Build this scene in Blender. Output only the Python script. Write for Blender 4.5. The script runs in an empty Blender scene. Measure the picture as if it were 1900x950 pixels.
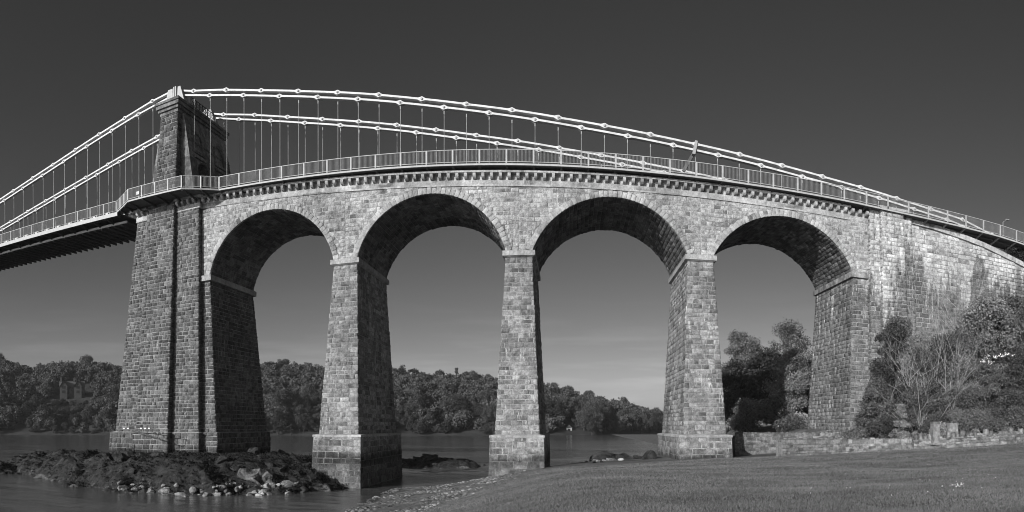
import bpy, bmesh, math, random
import numpy as np
from mathutils import Vector, Matrix, noise
random.seed(7); rng = np.random.default_rng(7)
sc = bpy.context.scene
COL = sc.collection
# ------------------------------------------------------------------ camera (the photograph is a stitched cylindrical panorama)
CAM = Vector((0.0, 0.0, 6.4))
F, PXC, PYH = 1165.0, 1060.0, 790.0      # pixels per radian, column square to the bridge, horizon row
cd = bpy.data.cameras.new('camera'); cam = bpy.data.objects.new('camera', cd); COL.objects.link(cam)
cd.type = 'PANO'; cd.panorama_type = 'CENTRAL_CYLINDRICAL'
cd.central_cylindrical_range_u_min = -950 / F; cd.central_cylindrical_range_u_max = 950 / F
cd.central_cylindrical_range_v_min = -(950 - PYH) / F; cd.central_cylindrical_range_v_max = PYH / F
cd.central_cylindrical_radius = 1.0
cd.clip_start = 0.1; cd.clip_end = 6000
cam.location = CAM; cam.rotation_euler = (math.pi / 2, 0, (PXC - 950) / F)
sc.camera = cam
# ------------------------------------------------------------------ sky and sun
SUN_AZ, SUN_EL = math.radians(33), math.radians(18)      # sun behind and to the left of the camera
S = Vector((-math.sin(SUN_AZ) * math.cos(SUN_EL), -math.cos(SUN_AZ) * math.cos(SUN_EL), math.sin(SUN_EL)))
w = bpy.data.worlds.new('World'); sc.world = w; w.use_nodes = True
nt = w.node_tree; nt.nodes.clear()
out = nt.nodes.new('ShaderNodeOutputWorld'); bg = nt.nodes.new('ShaderNodeBackground')
sky = nt.nodes.new('ShaderNodeTexSky'); sky.sky_type = 'NISHITA'; sky.sun_disc = False
sky.sun_elevation = SUN_EL; sky.sun_rotation = math.pi + SUN_AZ
sky.air_density = 1.0; sky.dust_density = 1.5; sky.ozone_density = 1.0
sep = nt.nodes.new('ShaderNodeSeparateColor')           # a black-and-white film behind a red filter sees the red of the sky
nt.links.new(sky.outputs[0], sep.inputs[0])
def wm(op, a, b):
    m = nt.nodes.new('ShaderNodeMath'); m.operation = op
    for i, x in enumerate((a, b)):
        if isinstance(x, float): m.inputs[i].default_value = x
        else: nt.links.new(x, m.inputs[i])
    return m.outputs[0]
grey = wm('MAXIMUM', wm('SUBTRACT', wm('MULTIPLY', sep.outputs[0], 2.1), wm('MULTIPLY', sep.outputs[2], 0.565)), 0.0)   # channel mix of the conversion: red up, blue down
# faint thin cloud low in the sky
tc = nt.nodes.new('ShaderNodeTexCoord'); mp = nt.nodes.new('ShaderNodeMapping'); mp.inputs['Scale'].default_value = (3.2, 3.2, 30)
nz = nt.nodes.new('ShaderNodeTexNoise'); nz.inputs['Scale'].default_value = 1.6; nz.inputs['Detail'].default_value = 5
rp = nt.nodes.new('ShaderNodeMapRange'); rp.inputs[1].default_value = 0.5; rp.inputs[2].default_value = 0.75; rp.inputs[3].default_value = 1.0; rp.inputs[4].default_value = 1.22
nt.links.new(tc.outputs['Generated'], mp.inputs[0]); nt.links.new(mp.outputs[0], nz.inputs['Vector']); nt.links.new(nz.outputs[0], rp.inputs[0])
mu = nt.nodes.new('ShaderNodeMath'); mu.operation = 'MULTIPLY'
sz = nt.nodes.new('ShaderNodeSeparateXYZ'); nt.links.new(tc.outputs['Generated'], sz.inputs[0])
lowm = nt.nodes.new('ShaderNodeMapRange'); lowm.inputs[1].default_value = 0.12; lowm.inputs[2].default_value = 0.22; lowm.inputs[3].default_value = 1.0; lowm.inputs[4].default_value = 0.0
nt.links.new(sz.outputs[2], lowm.inputs[0])
mxc = nt.nodes.new('ShaderNodeMix'); mxc.data_type = 'FLOAT'; mxc.inputs[2].default_value = 1.0
nt.links.new(lowm.outputs[0], mxc.inputs[0]); nt.links.new(rp.outputs[0], mxc.inputs[3])
nt.links.new(grey, mu.inputs[0]); nt.links.new(mxc.outputs[0], mu.inputs[1])
nt.links.new(mu.outputs[0], bg.inputs['Color']); bg.inputs['Strength'].default_value = 0.055
nt.links.new(bg.outputs[0], out.inputs[0])
sl = bpy.data.lights.new('sun', 'SUN'); sl.energy = 4.6; sl.angle = math.radians(0.5); sl.color = (1, 1, 1)
so = bpy.data.objects.new('sun', sl); COL.objects.link(so); so.rotation_euler = S.to_track_quat('Z', 'Y').to_euler()
sc.view_settings.view_transform = 'Standard'; sc.view_settings.look = 'None'
sc.view_settings.exposure = 0.0; sc.view_settings.gamma = 1.0; sc.view_settings.use_curve_mapping = False
sc.render.engine = 'CYCLES'; sc.cycles.max_bounces = 5; sc.cycles.transparent_max_bounces = 4
sc.cycles.filter_width = 1.0; sc.cycles.use_adaptive_sampling = True; sc.cycles.use_denoising = True

# ------------------------------------------------------------------ helpers
def U(px, py, y):
    """pixel of the 1900 x 950 photograph at depth y (square to the bridge) -> point"""
    p = (px - PXC) / F
    return Vector((y * math.tan(p), y, CAM.z + (PYH - py) / F * y / math.cos(p)))
def interp(tab, x):
    xs = [t[0] for t in tab]; ys = [t[1] for t in tab]
    return float(np.interp(x, xs, ys))
def smooth(t):
    t = min(max(t, 0.0), 1.0); return t * t * (3 - 2 * t)
def mesh_from(name, V, Fc, mat=None, smooth_=False):
    me = bpy.data.meshes.new(name); me.from_pydata([tuple(v) for v in V], [], [tuple(f) for f in Fc])
    if mat: me.materials.append(mat)
    if smooth_: me.polygons.foreach_set('use_smooth', [True] * len(me.polygons))
    me.update(); return me
def mesh_np(name, V, Q, mat=None, smooth_=False):
    """fast mesh from numpy verts (n,3) and faces (m,k)"""
    V = np.asarray(V, np.float32); Q = np.asarray(Q, np.int32); k = Q.shape[1]
    me = bpy.data.meshes.new(name); me.vertices.add(len(V)); me.vertices.foreach_set('co', V.ravel())
    me.loops.add(Q.size); me.loops.foreach_set('vertex_index', Q.ravel())
    me.polygons.add(len(Q)); me.polygons.foreach_set('loop_start', np.arange(0, Q.size, k, dtype=np.int32))
    if mat: me.materials.append(mat)
    if smooth_: me.polygons.foreach_set('use_smooth', np.ones(len(Q), bool))
    me.update(calc_edges=True); return me
def obj(name, me, parent=None, loc=None):
    o = bpy.data.objects.new(name, me); COL.objects.link(o)
    if parent: o.parent = parent
    if loc is not None: o.location = loc
    return o
def tag(o, label, cat, group=None, kind=None):
    if label: o['label'] = label
    if cat: o['category'] = cat
    if group: o['group'] = group
    if kind: o['kind'] = kind
    return o
def thing(name, label, cat, loc=(0, 0, 0), group=None):
    o = bpy.data.objects.new(name, None); COL.objects.link(o); o.location = loc; o.empty_display_size = 0.5
    return tag(o, label, cat, group)
class MB:
    """collects boxes, bars, tubes and frusta in WORLD space; build() links them as one mesh under a parent"""
    def __init__(s): s.V = []; s.F = []
    def add(s, V, Fc):
        n = len(s.V); s.V += [Vector(v) for v in V]; s.F += [tuple(i + n for i in f) for f in Fc]; return s
    def hexa(s, b, t):     # 4 bottom, 4 top corners (ccw from above)
        return s.add(list(b) + list(t), [(3, 2, 1, 0), (4, 5, 6, 7), (0, 1, 5, 4), (1, 2, 6, 5), (2, 3, 7, 6), (3, 0, 4, 7)])
    def box(s, x0, x1, y0, y1, z0, z1):
        return s.hexa([(x0, y0, z0), (x1, y0, z0), (x1, y1, z0), (x0, y1, z0)], [(x0, y0, z1), (x1, y0, z1), (x1, y1, z1), (x0, y1, z1)])
    def frustum(s, a, z0, b, z1):     # a, b = (x0, x1, y0, y1)
        return s.hexa([(a[0], a[2], z0), (a[1], a[2], z0), (a[1], a[3], z0), (a[0], a[3], z0)], [(b[0], b[2], z1), (b[1], b[2], z1), (b[1], b[3], z1), (b[0], b[3], z1)])
    def bar(s, p, q, wy, wz):         # rectangular bar from p to q, half widths
        p = Vector(p); q = Vector(q); d = (q - p).normalized()
        up = Vector((0, 0, 1)) if abs(d.z) < 0.95 else Vector((0, 1, 0))
        side = d.cross(up).normalized(); up = side.cross(d)
        c = [side * a * wy + up * b * wz for a, b in ((-1, -1), (1, -1), (1, 1), (-1, 1))]
        return s.add([p + k for k in c] + [q + k for k in c], [(0, 1, 2, 3), (7, 6, 5, 4), (1, 0, 4, 5), (2, 1, 5, 6), (3, 2, 6, 7), (0, 3, 7, 4)])
    def tube(s, pts, rad, n=6):
        V = []; Fc = []; m = len(pts)
        for i, p in enumerate(pts):
            p = Vector(p); d = (Vector(pts[min(i + 1, m - 1)]) - Vector(pts[max(i - 1, 0)])).normalized()
            a = d.orthogonal().normalized() if abs(d.z) > 0.9 else d.cross(Vector((0, 0, 1))).normalized(); b = d.cross(a)
            r = rad[i] if hasattr(rad, '__len__') else rad
            V += [p + (a * math.cos(2 * math.pi * k / n) + b * math.sin(2 * math.pi * k / n)) * r for k in range(n)]
        for i in range(m - 1):
            for k in range(n): Fc.append((i * n + k, i * n + (k + 1) % n, (i + 1) * n + (k + 1) % n, (i + 1) * n + k))
        Fc.append(tuple(range(n))[::-1]); Fc.append(tuple(range((m - 1) * n, m * n)))
        return s.add(V, Fc)
    def prism_y(s, poly, y0, y1):     # polygon in (x, z) extruded along y
        n = len(poly)
        V = [(x, y0, z) for x, z in poly] + [(x, y1, z) for x, z in poly]
        return s.add(V, [tuple(range(n)), tuple(range(2 * n - 1, n - 1, -1))] + [((i + 1) % n, i, n + i, n + (i + 1) % n) for i in range(n)])
    def prism_x(s, poly, x0, x1):     # polygon in (y, z) extruded along x
        n = len(poly)
        V = [(x0, y, z) for y, z in poly] + [(x1, y, z) for y, z in poly]
        return s.add(V, [tuple(range(n - 1, -1, -1)), tuple(range(n, 2 * n))] + [(i, (i + 1) % n, n + (i + 1) % n, n + i) for i in range(n)])
    def build(s, name, mat, parent=None, smooth_=False):
        base = parent_origin(parent)
        me = mesh_from(name, [v - base for v in s.V], s.F, mat, smooth_)
        bm = bmesh.new(); bm.from_mesh(me); bmesh.ops.recalc_face_normals(bm, faces=bm.faces); bm.to_mesh(me); bm.free()
        return obj(name, me, parent)
def parent_origin(p):
    b = Vector((0, 0, 0))
    while p: b = b + p.location; p = p.parent
    return b

# ------------------------------------------------------------------ materials (all neutral grey: the photograph is black and white)
class Mat:
    def __init__(s, name):
        s.m = bpy.data.materials.new(name); s.m.use_nodes = True; s.t = s.m.node_tree; s.t.nodes.clear()
        s.o = s.n('OutputMaterial')
    def n(s, typ, **kw):
        nd = s.t.nodes.new('ShaderNode' + typ)
        for k, v in kw.items(): setattr(nd, k, v)
        return nd
    def l(s, a, b): s.t.links.new(a, b)
    def pos(s): return s.n('NewGeometry').outputs['Position']
    def mapping(s, vec, scale):
        m = s.n('Mapping'); m.inputs['Scale'].default_value = scale; s.l(vec, m.inputs[0]); return m.outputs[0]
    def noise(s, vec, scale, detail=4, rough=0.55):
        k = s.n('TexNoise'); k.inputs['Scale'].default_value = scale; k.inputs['Detail'].default_value = detail; k.inputs['Roughness'].default_value = rough
        s.l(vec, k.inputs['Vector']); return k.outputs[0]
    def rng(s, val, a, b, c=0.0, d=1.0, smoothstep=False):
        r = s.n('MapRange'); r.inputs[1].default_value = a; r.inputs[2].default_value = b; r.inputs[3].default_value = c; r.inputs[4].default_value = d
        if smoothstep: r.interpolation_type = 'SMOOTHSTEP'
        s.l(val, r.inputs[0]); return r.outputs[0]
    def math(s, op, a, b=None):
        m = s.n('Math', operation=op)
        for i, x in enumerate((a, b)):
            if x is None: continue
            if isinstance(x, (int, float)): m.inputs[i].default_value = x
            else: s.l(x, m.inputs[i])
        return m.outputs[0]
    def mix(s, f, a, b):
        m = s.n('Mix', data_type='FLOAT')
        for i, x in ((0, f), (2, a), (3, b)):
            if isinstance(x, (int, float)): m.inputs[i].default_value = x
            else: s.l(x, m.inputs[i])
        return m.outputs[0]
    def rand(s):   # one random number for each object and each loose island
        a = s.n('ObjectInfo').outputs['Random']; b = s.n('NewGeometry').outputs['Random Per Island']
        return s.math('FRACT', s.math('ADD', a, b))
    def bump(s, h, strength, dist):
        b = s.n('Bump'); b.inputs['Strength'].default_value = strength; b.inputs['Distance'].default_value = dist; s.l(h, b.inputs['Height']); return b.outputs[0]
    def princ(s, col, rough=0.85, normal=None, spec=0.3, metal=0.0):
        p = s.n('BsdfPrincipled'); p.inputs['Roughness'].default_value = rough; p.inputs['Specular IOR Level'].default_value = spec; p.inputs['Metallic'].default_value = metal
        if isinstance(col, (int, float)): p.inputs['Base Color'].default_value = (col, col, col, 1)
        else: s.l(col, p.inputs['Base Color'])
        if normal is not None: s.l(normal, p.inputs['Normal'])
        s.l(p.outputs[0], s.o.inputs[0]); return p
def stone_mat(name, base, var, stain=0.5, white=0.5, tide=True, bump=0.8, grain_=1.0, damp=False):
    M = Mat(name); P = M.pos(); r = M.rand()
    c = M.rng(r, 0, 1, base - var, base + var)
    grain = M.noise(P, 2.6, 10, 0.68)
    c = M.math('MULTIPLY', c, M.rng(grain, 0.32, 0.68, 1 - 0.55 * grain_, 1 + 0.5 * grain_))
    fine = M.noise(P, 17, 4, 0.7)
    c = M.math('MULTIPLY', c, M.rng(fine, 0.3, 0.7, 1 - 0.28 * grain_, 1 + 0.28 * grain_))
    big = M.noise(P, 0.16, 5, 0.6)
    c = M.math('MULTIPLY', c, M.rng(big, 0.35, 0.65, 0.74, 1.22))
    # dark running stains, long in z
    st = M.noise(M.mapping(P, (0.42, 0.42, 0.075)), 1.0, 8, 0.7)
    if damp:   # damp creeping up the wall: more of the surface is stained low down
        sd = M.n('SeparateXYZ'); M.l(P, sd.inputs[0]); st = M.math('ADD', st, M.rng(sd.outputs[2], 29.5, 17.0, -0.07, 0.2))
    dark = M.math('MULTIPLY', M.rng(st, 0.50, 0.58, 0, 1, True), stain)
    c = M.mix(dark, c, M.math('MULTIPLY', c, 0.34))
    # soot on odd single stones
    odd = M.math('MULTIPLY', M.rng(M.math('FRACT', M.math('MULTIPLY', r, 17.31)), 0.72, 0.95, 0, 0.75), M.rng(M.noise(P, 1.1, 4), 0.38, 0.58))
    c = M.mix(odd, c, 0.06)
    # white lime runs
    wn = M.noise(M.mapping(P, (3.6, 3.6, 0.5)), 1.0, 6, 0.7)
    wl = M.noise(P, 0.19, 3)
    wh = M.math('MULTIPLY', M.math('MULTIPLY', M.rng(wn, 0.57, 0.66), M.rng(wl, 0.44, 0.58)), white)
    c = M.mix(wh, c, 0.58)
    if tide:   # weed and wet below the high-water line
        sx = M.n('SeparateXYZ'); M.l(P, sx.inputs[0])
        zz = M.math('ADD', sx.outputs[2], M.rng(M.noise(P, 0.7, 4), 0.3, 0.7, -0.45, 0.45))
        hi = M.rng(zz, 3.1, 4.0, 0.30, 1.0, True); lo = M.rng(zz, 1.9, 2.8, 0.62, 0.30, True)
        c = M.math('MULTIPLY', c, M.math('MAXIMUM', hi, lo))
    h = M.math('ADD', M.math('MULTIPLY', M.noise(P, 4.0, 8, 0.66), 1.0), M.math('MULTIPLY', M.noise(P, 20, 4, 0.65), 0.3))
    M.princ(c, 0.92, M.bump(h, bump, 0.2), 0.12); return M.m
STONE = stone_mat('stone_rock_faced', 0.235, 0.085, 0.35, 0.9)
SPAN = stone_mat('stone_spandrel', 0.355, 0.075, 0.3, 0.9)
VAULT = stone_mat('stone_vault_shade_toned', 0.14, 0.07, 0.6, 0.25, False)  # vault stones darkened: shade under the arches put into their colour
STONE_T = stone_mat('stone_tower', 0.13, 0.05, 0.3, 0.45)
TOWER_D = stone_mat('stone_tower_dressed', 0.20, 0.04, 0.5, 0.4, False, 0.5)
STONE_W = stone_mat('stone_wing_wall', 0.43, 0.11, 0.93, 0.9, False, damp=True)
ASHLAR = stone_mat('stone_dressed', 0.36, 0.06, 0.35, 0.5, False, 0.5, 0.6)
def joint_mat():
    M = Mat('joint_mortar'); P = M.pos()
    n = M.noise(P, 0.55, 6, 0.7); m = M.noise(P, 6.0, 4, 0.7)
    c = M.math('MULTIPLY', M.rng(n, 0.36, 0.62, 0.10, 0.40), M.rng(m, 0.3, 0.7, 0.6, 1.35))
    sx = M.n('SeparateXYZ'); M.l(P, sx.inputs[0]); c = M.math('MULTIPLY', c, M.rng(sx.outputs[2], 2.8, 4.2, 0.5, 1.0, True))
    M.princ(c, 0.95, M.bump(m, 0.6, 0.06), 0.1); return M.m
JOINT = joint_mat()
RUBBLE = stone_mat('stone_rubble', 0.19, 0.08, 0.3, 0.25, False)
def plain(name, v, rough=0.6, var=0.12, metal=0.0, spec=0.4, scale=2.0):
    M = Mat(name); P = M.pos()
    c = M.rng(M.noise(P, scale, 6, 0.6), 0.3, 0.7, v * (1 - var), v * (1 + var))
    M.princ(c, rough, None, spec, metal); return M.m
WHITE = plain('white_paint', 0.54, 0.5, 0.22)
RAILW = plain('pale_rail_paint', 0.36, 0.55, 0.15)
HANG = plain('hanger_paint', 0.30, 0.6, 0.2)
GREYP = plain('grey_steel_paint', 0.22, 0.6, 0.25)
DARKI = plain('dark_iron', 0.045, 0.6, 0.3)
SOFFIT = plain('dark_soffit_steel', 0.05, 0.7, 0.4)  # dark steel of footway floor, deck plates and cross girders
ASPH = plain('asphalt', 0.05, 0.9, 0.2)
SLATE = plain('slate', 0.12, 0.6, 0.3)
GLASS = plain('dark_window_glass', 0.03, 0.1, 0.1)
BOXW = plain('white_box_paint', 0.7, 0.4, 0.05)
COAT = plain('dark_coat', 0.02, 0.9, 0.2)
SKIN = plain('skin', 0.4, 0.6, 0.1)
WOOD = plain('weathered_wood', 0.16, 0.9, 0.35, scale=6)
def bark(name, v):
    M = Mat(name); P = M.pos()
    n = M.noise(M.mapping(P, (3, 3, 0.7)), 2.0, 6)
    M.princ(M.rng(n, 0.3, 0.7, v * 0.55, v * 1.35), 0.95, M.bump(n, 0.5, 0.05), 0.1); return M.m
BARK = bark('bark_dark', 0.10); BARKP = bark('bark_pale', 0.36)
def leaf(name, v, var=0.4, trans=0.25):
    M = Mat(name); r = M.rand(); P = M.pos()
    c = M.rng(r, 0, 1, v * (1 - var), v * (1 + var))
    o = M.n('ObjectInfo').outputs['Random']
    c = M.math('MULTIPLY', c, M.rng(o, 0, 1, 0.6, 1.55))
    c = M.math('MULTIPLY', c, M.rng(M.noise(P, 0.35, 3), 0.3, 0.7, 0.75, 1.25))
    d = M.n('BsdfDiffuse'); t = M.n('BsdfTranslucent'); mx = M.n('MixShader'); mx.inputs[0].default_value = trans
    M.l(c, d.inputs[0]); M.l(c, t.inputs[0]); M.l(d.outputs[0], mx.inputs[1]); M.l(t.outputs[0], mx.inputs[2]); M.l(mx.outputs[0], M.o.inputs[0]); return M.m
LEAF_FAR = leaf('foliage_far_wood', 0.09, 0.2, 0.42); LEAF_DK = leaf('foliage_dark_evergreen', 0.10); LEAF_MD = leaf('foliage_mid', 0.15); LEAF_LT = leaf('foliage_pale', 0.22); LEAF_SH = leaf('foliage_shrub', 0.14)
PETAL = leaf('white_blossom', 0.75, 0.1)

# ------------------------------------------------------------------ stones
def stone_variant(seed):
    r = random.Random(seed); V = []
    b = 0.5
    V += [(-b, 0, -b), (b, 0, -b), (b, 0, b), (-b, 0, b)]                           # back ring 0-3 (y is outward)
    d = [r.uniform(0.35, 0.6) for _ in range(4)]
    j = lambda: r.uniform(-0.012, 0.012)
    V += [(-b + j(), d[0], -b + j()), (b + j(), d[1], -b + j()), (b + j(), d[2], b + j()), (-b + j(), d[3], b + j())]   # arris ring 4-7
    for k in range(3):
        for i in range(3):
            e = 0.43
            V.append(((i - 1) * e + r.uniform(-.04, .04), r.uniform(0.7, 1.0) + (0.28 if (i == 1 and k == 1) else 0) * r.uniform(0.2, 1.2), (k - 1) * e + r.uniform(-.05, .05)))
    g = lambda i, k: 8 + k * 3 + i
    Fc = [(0, 1, 5, 4), (1, 2, 6, 5), (2, 3, 7, 6), (3, 0, 4, 7)]
    Fc += [(4, 5, g(1, 0), ), (4, g(1, 0), g(0, 0)), (5, g(2, 0), g(1, 0)), (5, 6, g(2, 1)), (5, g(2, 1), g(2, 0)), (6, g(2, 2), g(2, 1)), (6, 7, g(1, 2)), (6, g(1, 2), g(2, 2)), (7, g(0, 2), g(1, 2)), (7, 4, g(0, 1)), (7, g(0, 1), g(0, 2)), (4, g(0, 0), g(0, 1))]
    for k in range(2):
        for i in range(2):
            Fc.append((g(i, k), g(i + 1, k), g(i + 1, k + 1), g(i, k + 1)))
    # triangles only
    T = []
    for f in Fc:
        if len(f) == 3: T.append(f)
        else: T += [(f[0], f[1], f[2]), (f[0], f[2], f[3])]
    # y outward means (x, y, z) with x right, z up seen from +y would be mirrored: frame columns are (u, n, w), u x w = n
    return np.array(V, float), np.array(T, int)
VAR = [stone_variant(100 + i) for i in range(14)]
_vm = {}
def variant_mesh(i, mat):
    k = (i, mat.name)
    if k not in _vm:
        V, T = VAR[i]; _vm[k] = mesh_np('stone', V, T[:, ::1], mat)
    return _vm[k]
class Masonry:
    def __init__(s, mat): s.st = []; s.mat = mat
    def stone(s, c, u, n, w_, sx, sn, sw, bonus=1.0):
        c = Vector(c); to = CAM - c; d = to.length
        imp = max(n.dot(to.normalized()), 0.02) * sx * sw / d ** 2 * bonus
        s.st.append((imp, c, u, n, w_, sx, sn, sw))
    def finish(s, parent, limit=295, name='stone', mass='stone_mass'):
        s.st.sort(key=lambda t: -t[0]); base = parent_origin(parent)
        for i, (imp, c, u, n, w_, sx, sn, sw) in enumerate(s.st[:limit]):
            o = bpy.data.objects.new(name, variant_mesh(random.randrange(14), s.mat)); COL.objects.link(o); o.parent = parent
            c = c - base; u = u * sx; n = n * sn; q = w_ * sw
            o.matrix_basis = Matrix(((u.x, n.x, q.x, c.x), (u.y, n.y, q.y, c.y), (u.z, n.z, q.z, c.z), (0, 0, 0, 1)))
        rest = s.st[limit:]
        if rest:
            Vs = []; Ts = []; k = 0
            for imp, c, u, n, w_, sx, sn, sw in rest:
                V, T = VAR[random.randrange(14)]
                A = np.array([u * sx, n * sn, w_ * sw]); Vs.append(V @ A + np.array(c - base)); Ts.append(T + k); k += len(V)
            o = obj(mass, mesh_np(mass, np.concatenate(Vs), np.concatenate(Ts), s.mat), parent); o['kind'] = 'stuff'
    def quad(s, bl, br, tr, tl, h=(0.40, 0.56), l=(0.5, 1.2), proud=(0.06, 0.2), gap=0.055, keep=None, trim=None, bonus=1.0, edge=0.03, wob=0.0):
        """coursed stones over a flat four-cornered face, corners counter-clockwise from outside"""
        bl, br, tr, tl = map(Vector, (bl, br, tr, tl)); H = ((tl - bl).length + (tr - br).length) / 2
        t = 0.0; row = 0
        while t < H - 0.12:
            hh = min(random.uniform(*h), H - t)
            if H - t - hh < 0.2: hh = H - t
            f = (t + hh / 2) / H; a = bl.lerp(tl, f); b = br.lerp(tr, f)
            f0, f1 = t / H, (t + hh) / H
            upv = (bl.lerp(tl, f1) + br.lerp(tr, f1) - bl.lerp(tl, f0) - br.lerp(tr, f0))
            u = (b - a); W = u.length; t += hh; row += 1
            if W < 0.1: continue
            u.normalize(); upv -= u * upv.dot(u); w_ = upv.normalized(); n = u.cross(w_)
            x = -edge; end = W + edge; first = True
            spans = []
            while x < end - 0.05:
                L = random.uniform(*l)
                if first and row % 2: L *= 0.6
                first = False
                if end - x - L < l[0] * 0.5: L = end - x
                spans.append((x, x + L)); x += L
            for x0, x1 in spans:
                c0 = a + u * x0; c1 = a + u * x1
                if trim:
                    r = trim(c0, c1, hh)
                    if r is None: continue
                    c0, c1 = r
                    if (c1 - c0).length < 0.14: continue
                c = (c0 + c1) / 2
                if keep and not keep(c): continue
                uu, ww = u, w_
                if wob:
                    an = random.uniform(-wob, wob); uu = u * math.cos(an) + w_ * math.sin(an); ww = w_ * math.cos(an) - u * math.sin(an)
                pr = random.uniform(*proud); s.stone(c - n * pr * 0.42, uu, n, ww, (c1 - c0).length - gap, pr, hh - gap, bonus)

# ------------------------------------------------------------------ ground, water, far shore
def xshore(y):
    return interp([(-60, -16.5), (44, -16.4), (62, -18.0), (68, -11), (74, 3.0), (82, 12), (95, 18), (112, 23), (130, 28), (160, 42), (420, 150)], y)
def tz(x, y):
    """height of the near bank"""
    plat = 4.78 - 0.031 * min(max(y - 10, 0), 55)
    plat += 0.045 * max(min(x, 40) - 16, 0) * smooth((y - 18) / 25)
    plat -= 0.05 * max(13 - max(x, -12), 0) * smooth((y - 28) / 28)
    wdt = interp([(0, 17), (40, 19), (62, 17), (72, 10), (100, 7)], y)
    u = (x - xshore(y)) / wdt
    z = plat * smooth(u) if u > 0 else max(-2.2, 0.22 * (x - xshore(y)))
    z += 1.3 * smooth((x - 17.5) / 2.0) * smooth((y - 66.5) / 2.5)                 # terrace behind the far garden wall
    z += 15 * smooth((x - 30) / 32) * smooth((y - 48 + 0.12 * (x - 27)) / 17) * smooth(u / 2) * (1 - smooth((y - 66) / 6))      # wooded bank below the wing wall
    z += 1.0 * smooth((x - 26) / 4) * smooth((y - 53.0) / 3)
    if u > 0.15: z += 0.10 * noise.noise((x * 0.16, y * 0.16, 0)) + 0.035 * noise.noise((x * 0.7, y * 0.7, 3))
    return z
def grid_mesh(name, xs, ys, fz, mat, smooth_=True):
    V = [(x, y, fz(x, y)) for y in ys for x in xs]; nx = len(xs)
    Q = [(j * nx + i, j * nx + i + 1, (j + 1) * nx + i + 1, (j + 1) * nx + i) for j in range(len(ys) - 1) for i in range(nx - 1)]
    return mesh_np(name, V, Q, mat, smooth_)
def ground_mat():
    M = Mat('lawn_and_beach'); P = M.pos(); sx = M.n('SeparateXYZ'); M.l(P, sx.inputs[0])
    g = M.math('MULTIPLY', M.rng(M.noise(P, 0.5, 6, 0.6), 0.3, 0.7, 0.11, 0.17), M.rng(M.noise(P, 14, 4, 0.7), 0.25, 0.75, 0.6, 1.4))
    g = M.math('MULTIPLY', g, M.rng(M.noise(M.mapping(P, (0.12, 0.5, 1)), 1.0, 5, 0.65), 0.35, 0.65, 0.62, 1.22))
    v = M.n('TexVoronoi'); v.inputs['Scale'].default_value = 3.2; M.l(P, v.inputs['Vector'])
    b = M.rng(M.noise(P, 0.8, 6, 0.7), 0.35, 0.65, 0.10, 0.27)
    b = M.math('MULTIPLY', b, M.rng(v.outputs['Distance'], 0.0, 0.6, 1.35, 0.7))
    weed = M.rng(M.noise(P, 0.45, 5, 0.7), 0.57, 0.68); b = M.mix(weed, b, 0.04)
    zz = M.math('ADD', sx.outputs[2], M.rng(M.noise(P, 0.7, 6, 0.75), 0.3, 0.7, -0.7, 0.7))
    f = M.rng(zz, 1.55, 1.85)
    c = M.mix(f, b, g)
    h = M.math('ADD', M.noise(P, 9, 5, 0.7), M.math('MULTIPLY', M.math('SUBTRACT', 1.0, v.outputs['Distance']), 0.8))
    M.princ(c, 0.95, M.bump(h, 0.7, 0.09), 0.1); return M.m
GROUND = ground_mat()
xs = list(np.arange(-45, 60, 0.75)) + list(np.arange(60, 420, 8)); ys = list(np.arange(-40, 0, 4)) + list(np.arange(0, 110, 0.75)) + list(np.arange(110, 460, 8))
tag(obj('ground', grid_mesh('ground', xs, ys, tz, GROUND)), 'mown lawn sloping down to a stony beach', None, kind='structure')

def water_mat():
    M = Mat('water'); P = M.pos()
    a = M.math('ADD', M.noise(M.mapping(P, (0.55, 0.9, 1)), 0.45, 3, 0.5), M.math('MULTIPLY', M.noise(M.mapping(P, (0.8, 1.1, 1)), 1.7, 6, 0.65), 0.4)); b = M.noise(M.mapping(P, (0.012, 0.05, 1)), 1.0, 4, 0.6)
    h = M.math('MULTIPLY', a, M.rng(b, 0.38, 0.62, 0.2, 1.0))
    p = M.princ(0.085, 0.1, M.bump(h, 0.6, 0.35), 0.5); p.inputs['IOR'].default_value = 1.33
    return M.m
wxs = [-1200, -700, -400, -250, -170] + list(np.arange(-130, 30, 0.5)) + [60, 120, 300, 600, 1200]
wys = [-200, -50, 10] + list(np.arange(30, 110, 0.4)) + list(np.arange(110, 200, 2.0)) + [230, 300, 400, 500, 700, 1000, 1200]
def wave(x, y):
    if not (-129 < x < 29 and 31 < y < 199): return 0.0
    a = 0.085 * (0.55 + 0.9 * noise.noise((x * 0.02, y * 0.06, 5)))
    return a * (noise.noise((x * 0.45, y * 0.85, 0)) + 0.6 * noise.noise((x * 1.1, y * 1.9, 7)))
tag(obj('water', grid_mesh('water', wxs, wys, wave, water_mat(), True)), 'rippled tidal strait', None, kind='structure')
def seabed(): 
    return plain('seabed_mud', 0.08, 0.95, 0.3)
tag(obj('seabed', grid_mesh('seabed', [-1200, 0, 1200], [-200, 400, 1200], lambda x, y: -3.0, seabed(), False)), 'muddy seabed under the strait', None, kind='structure')

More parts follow.
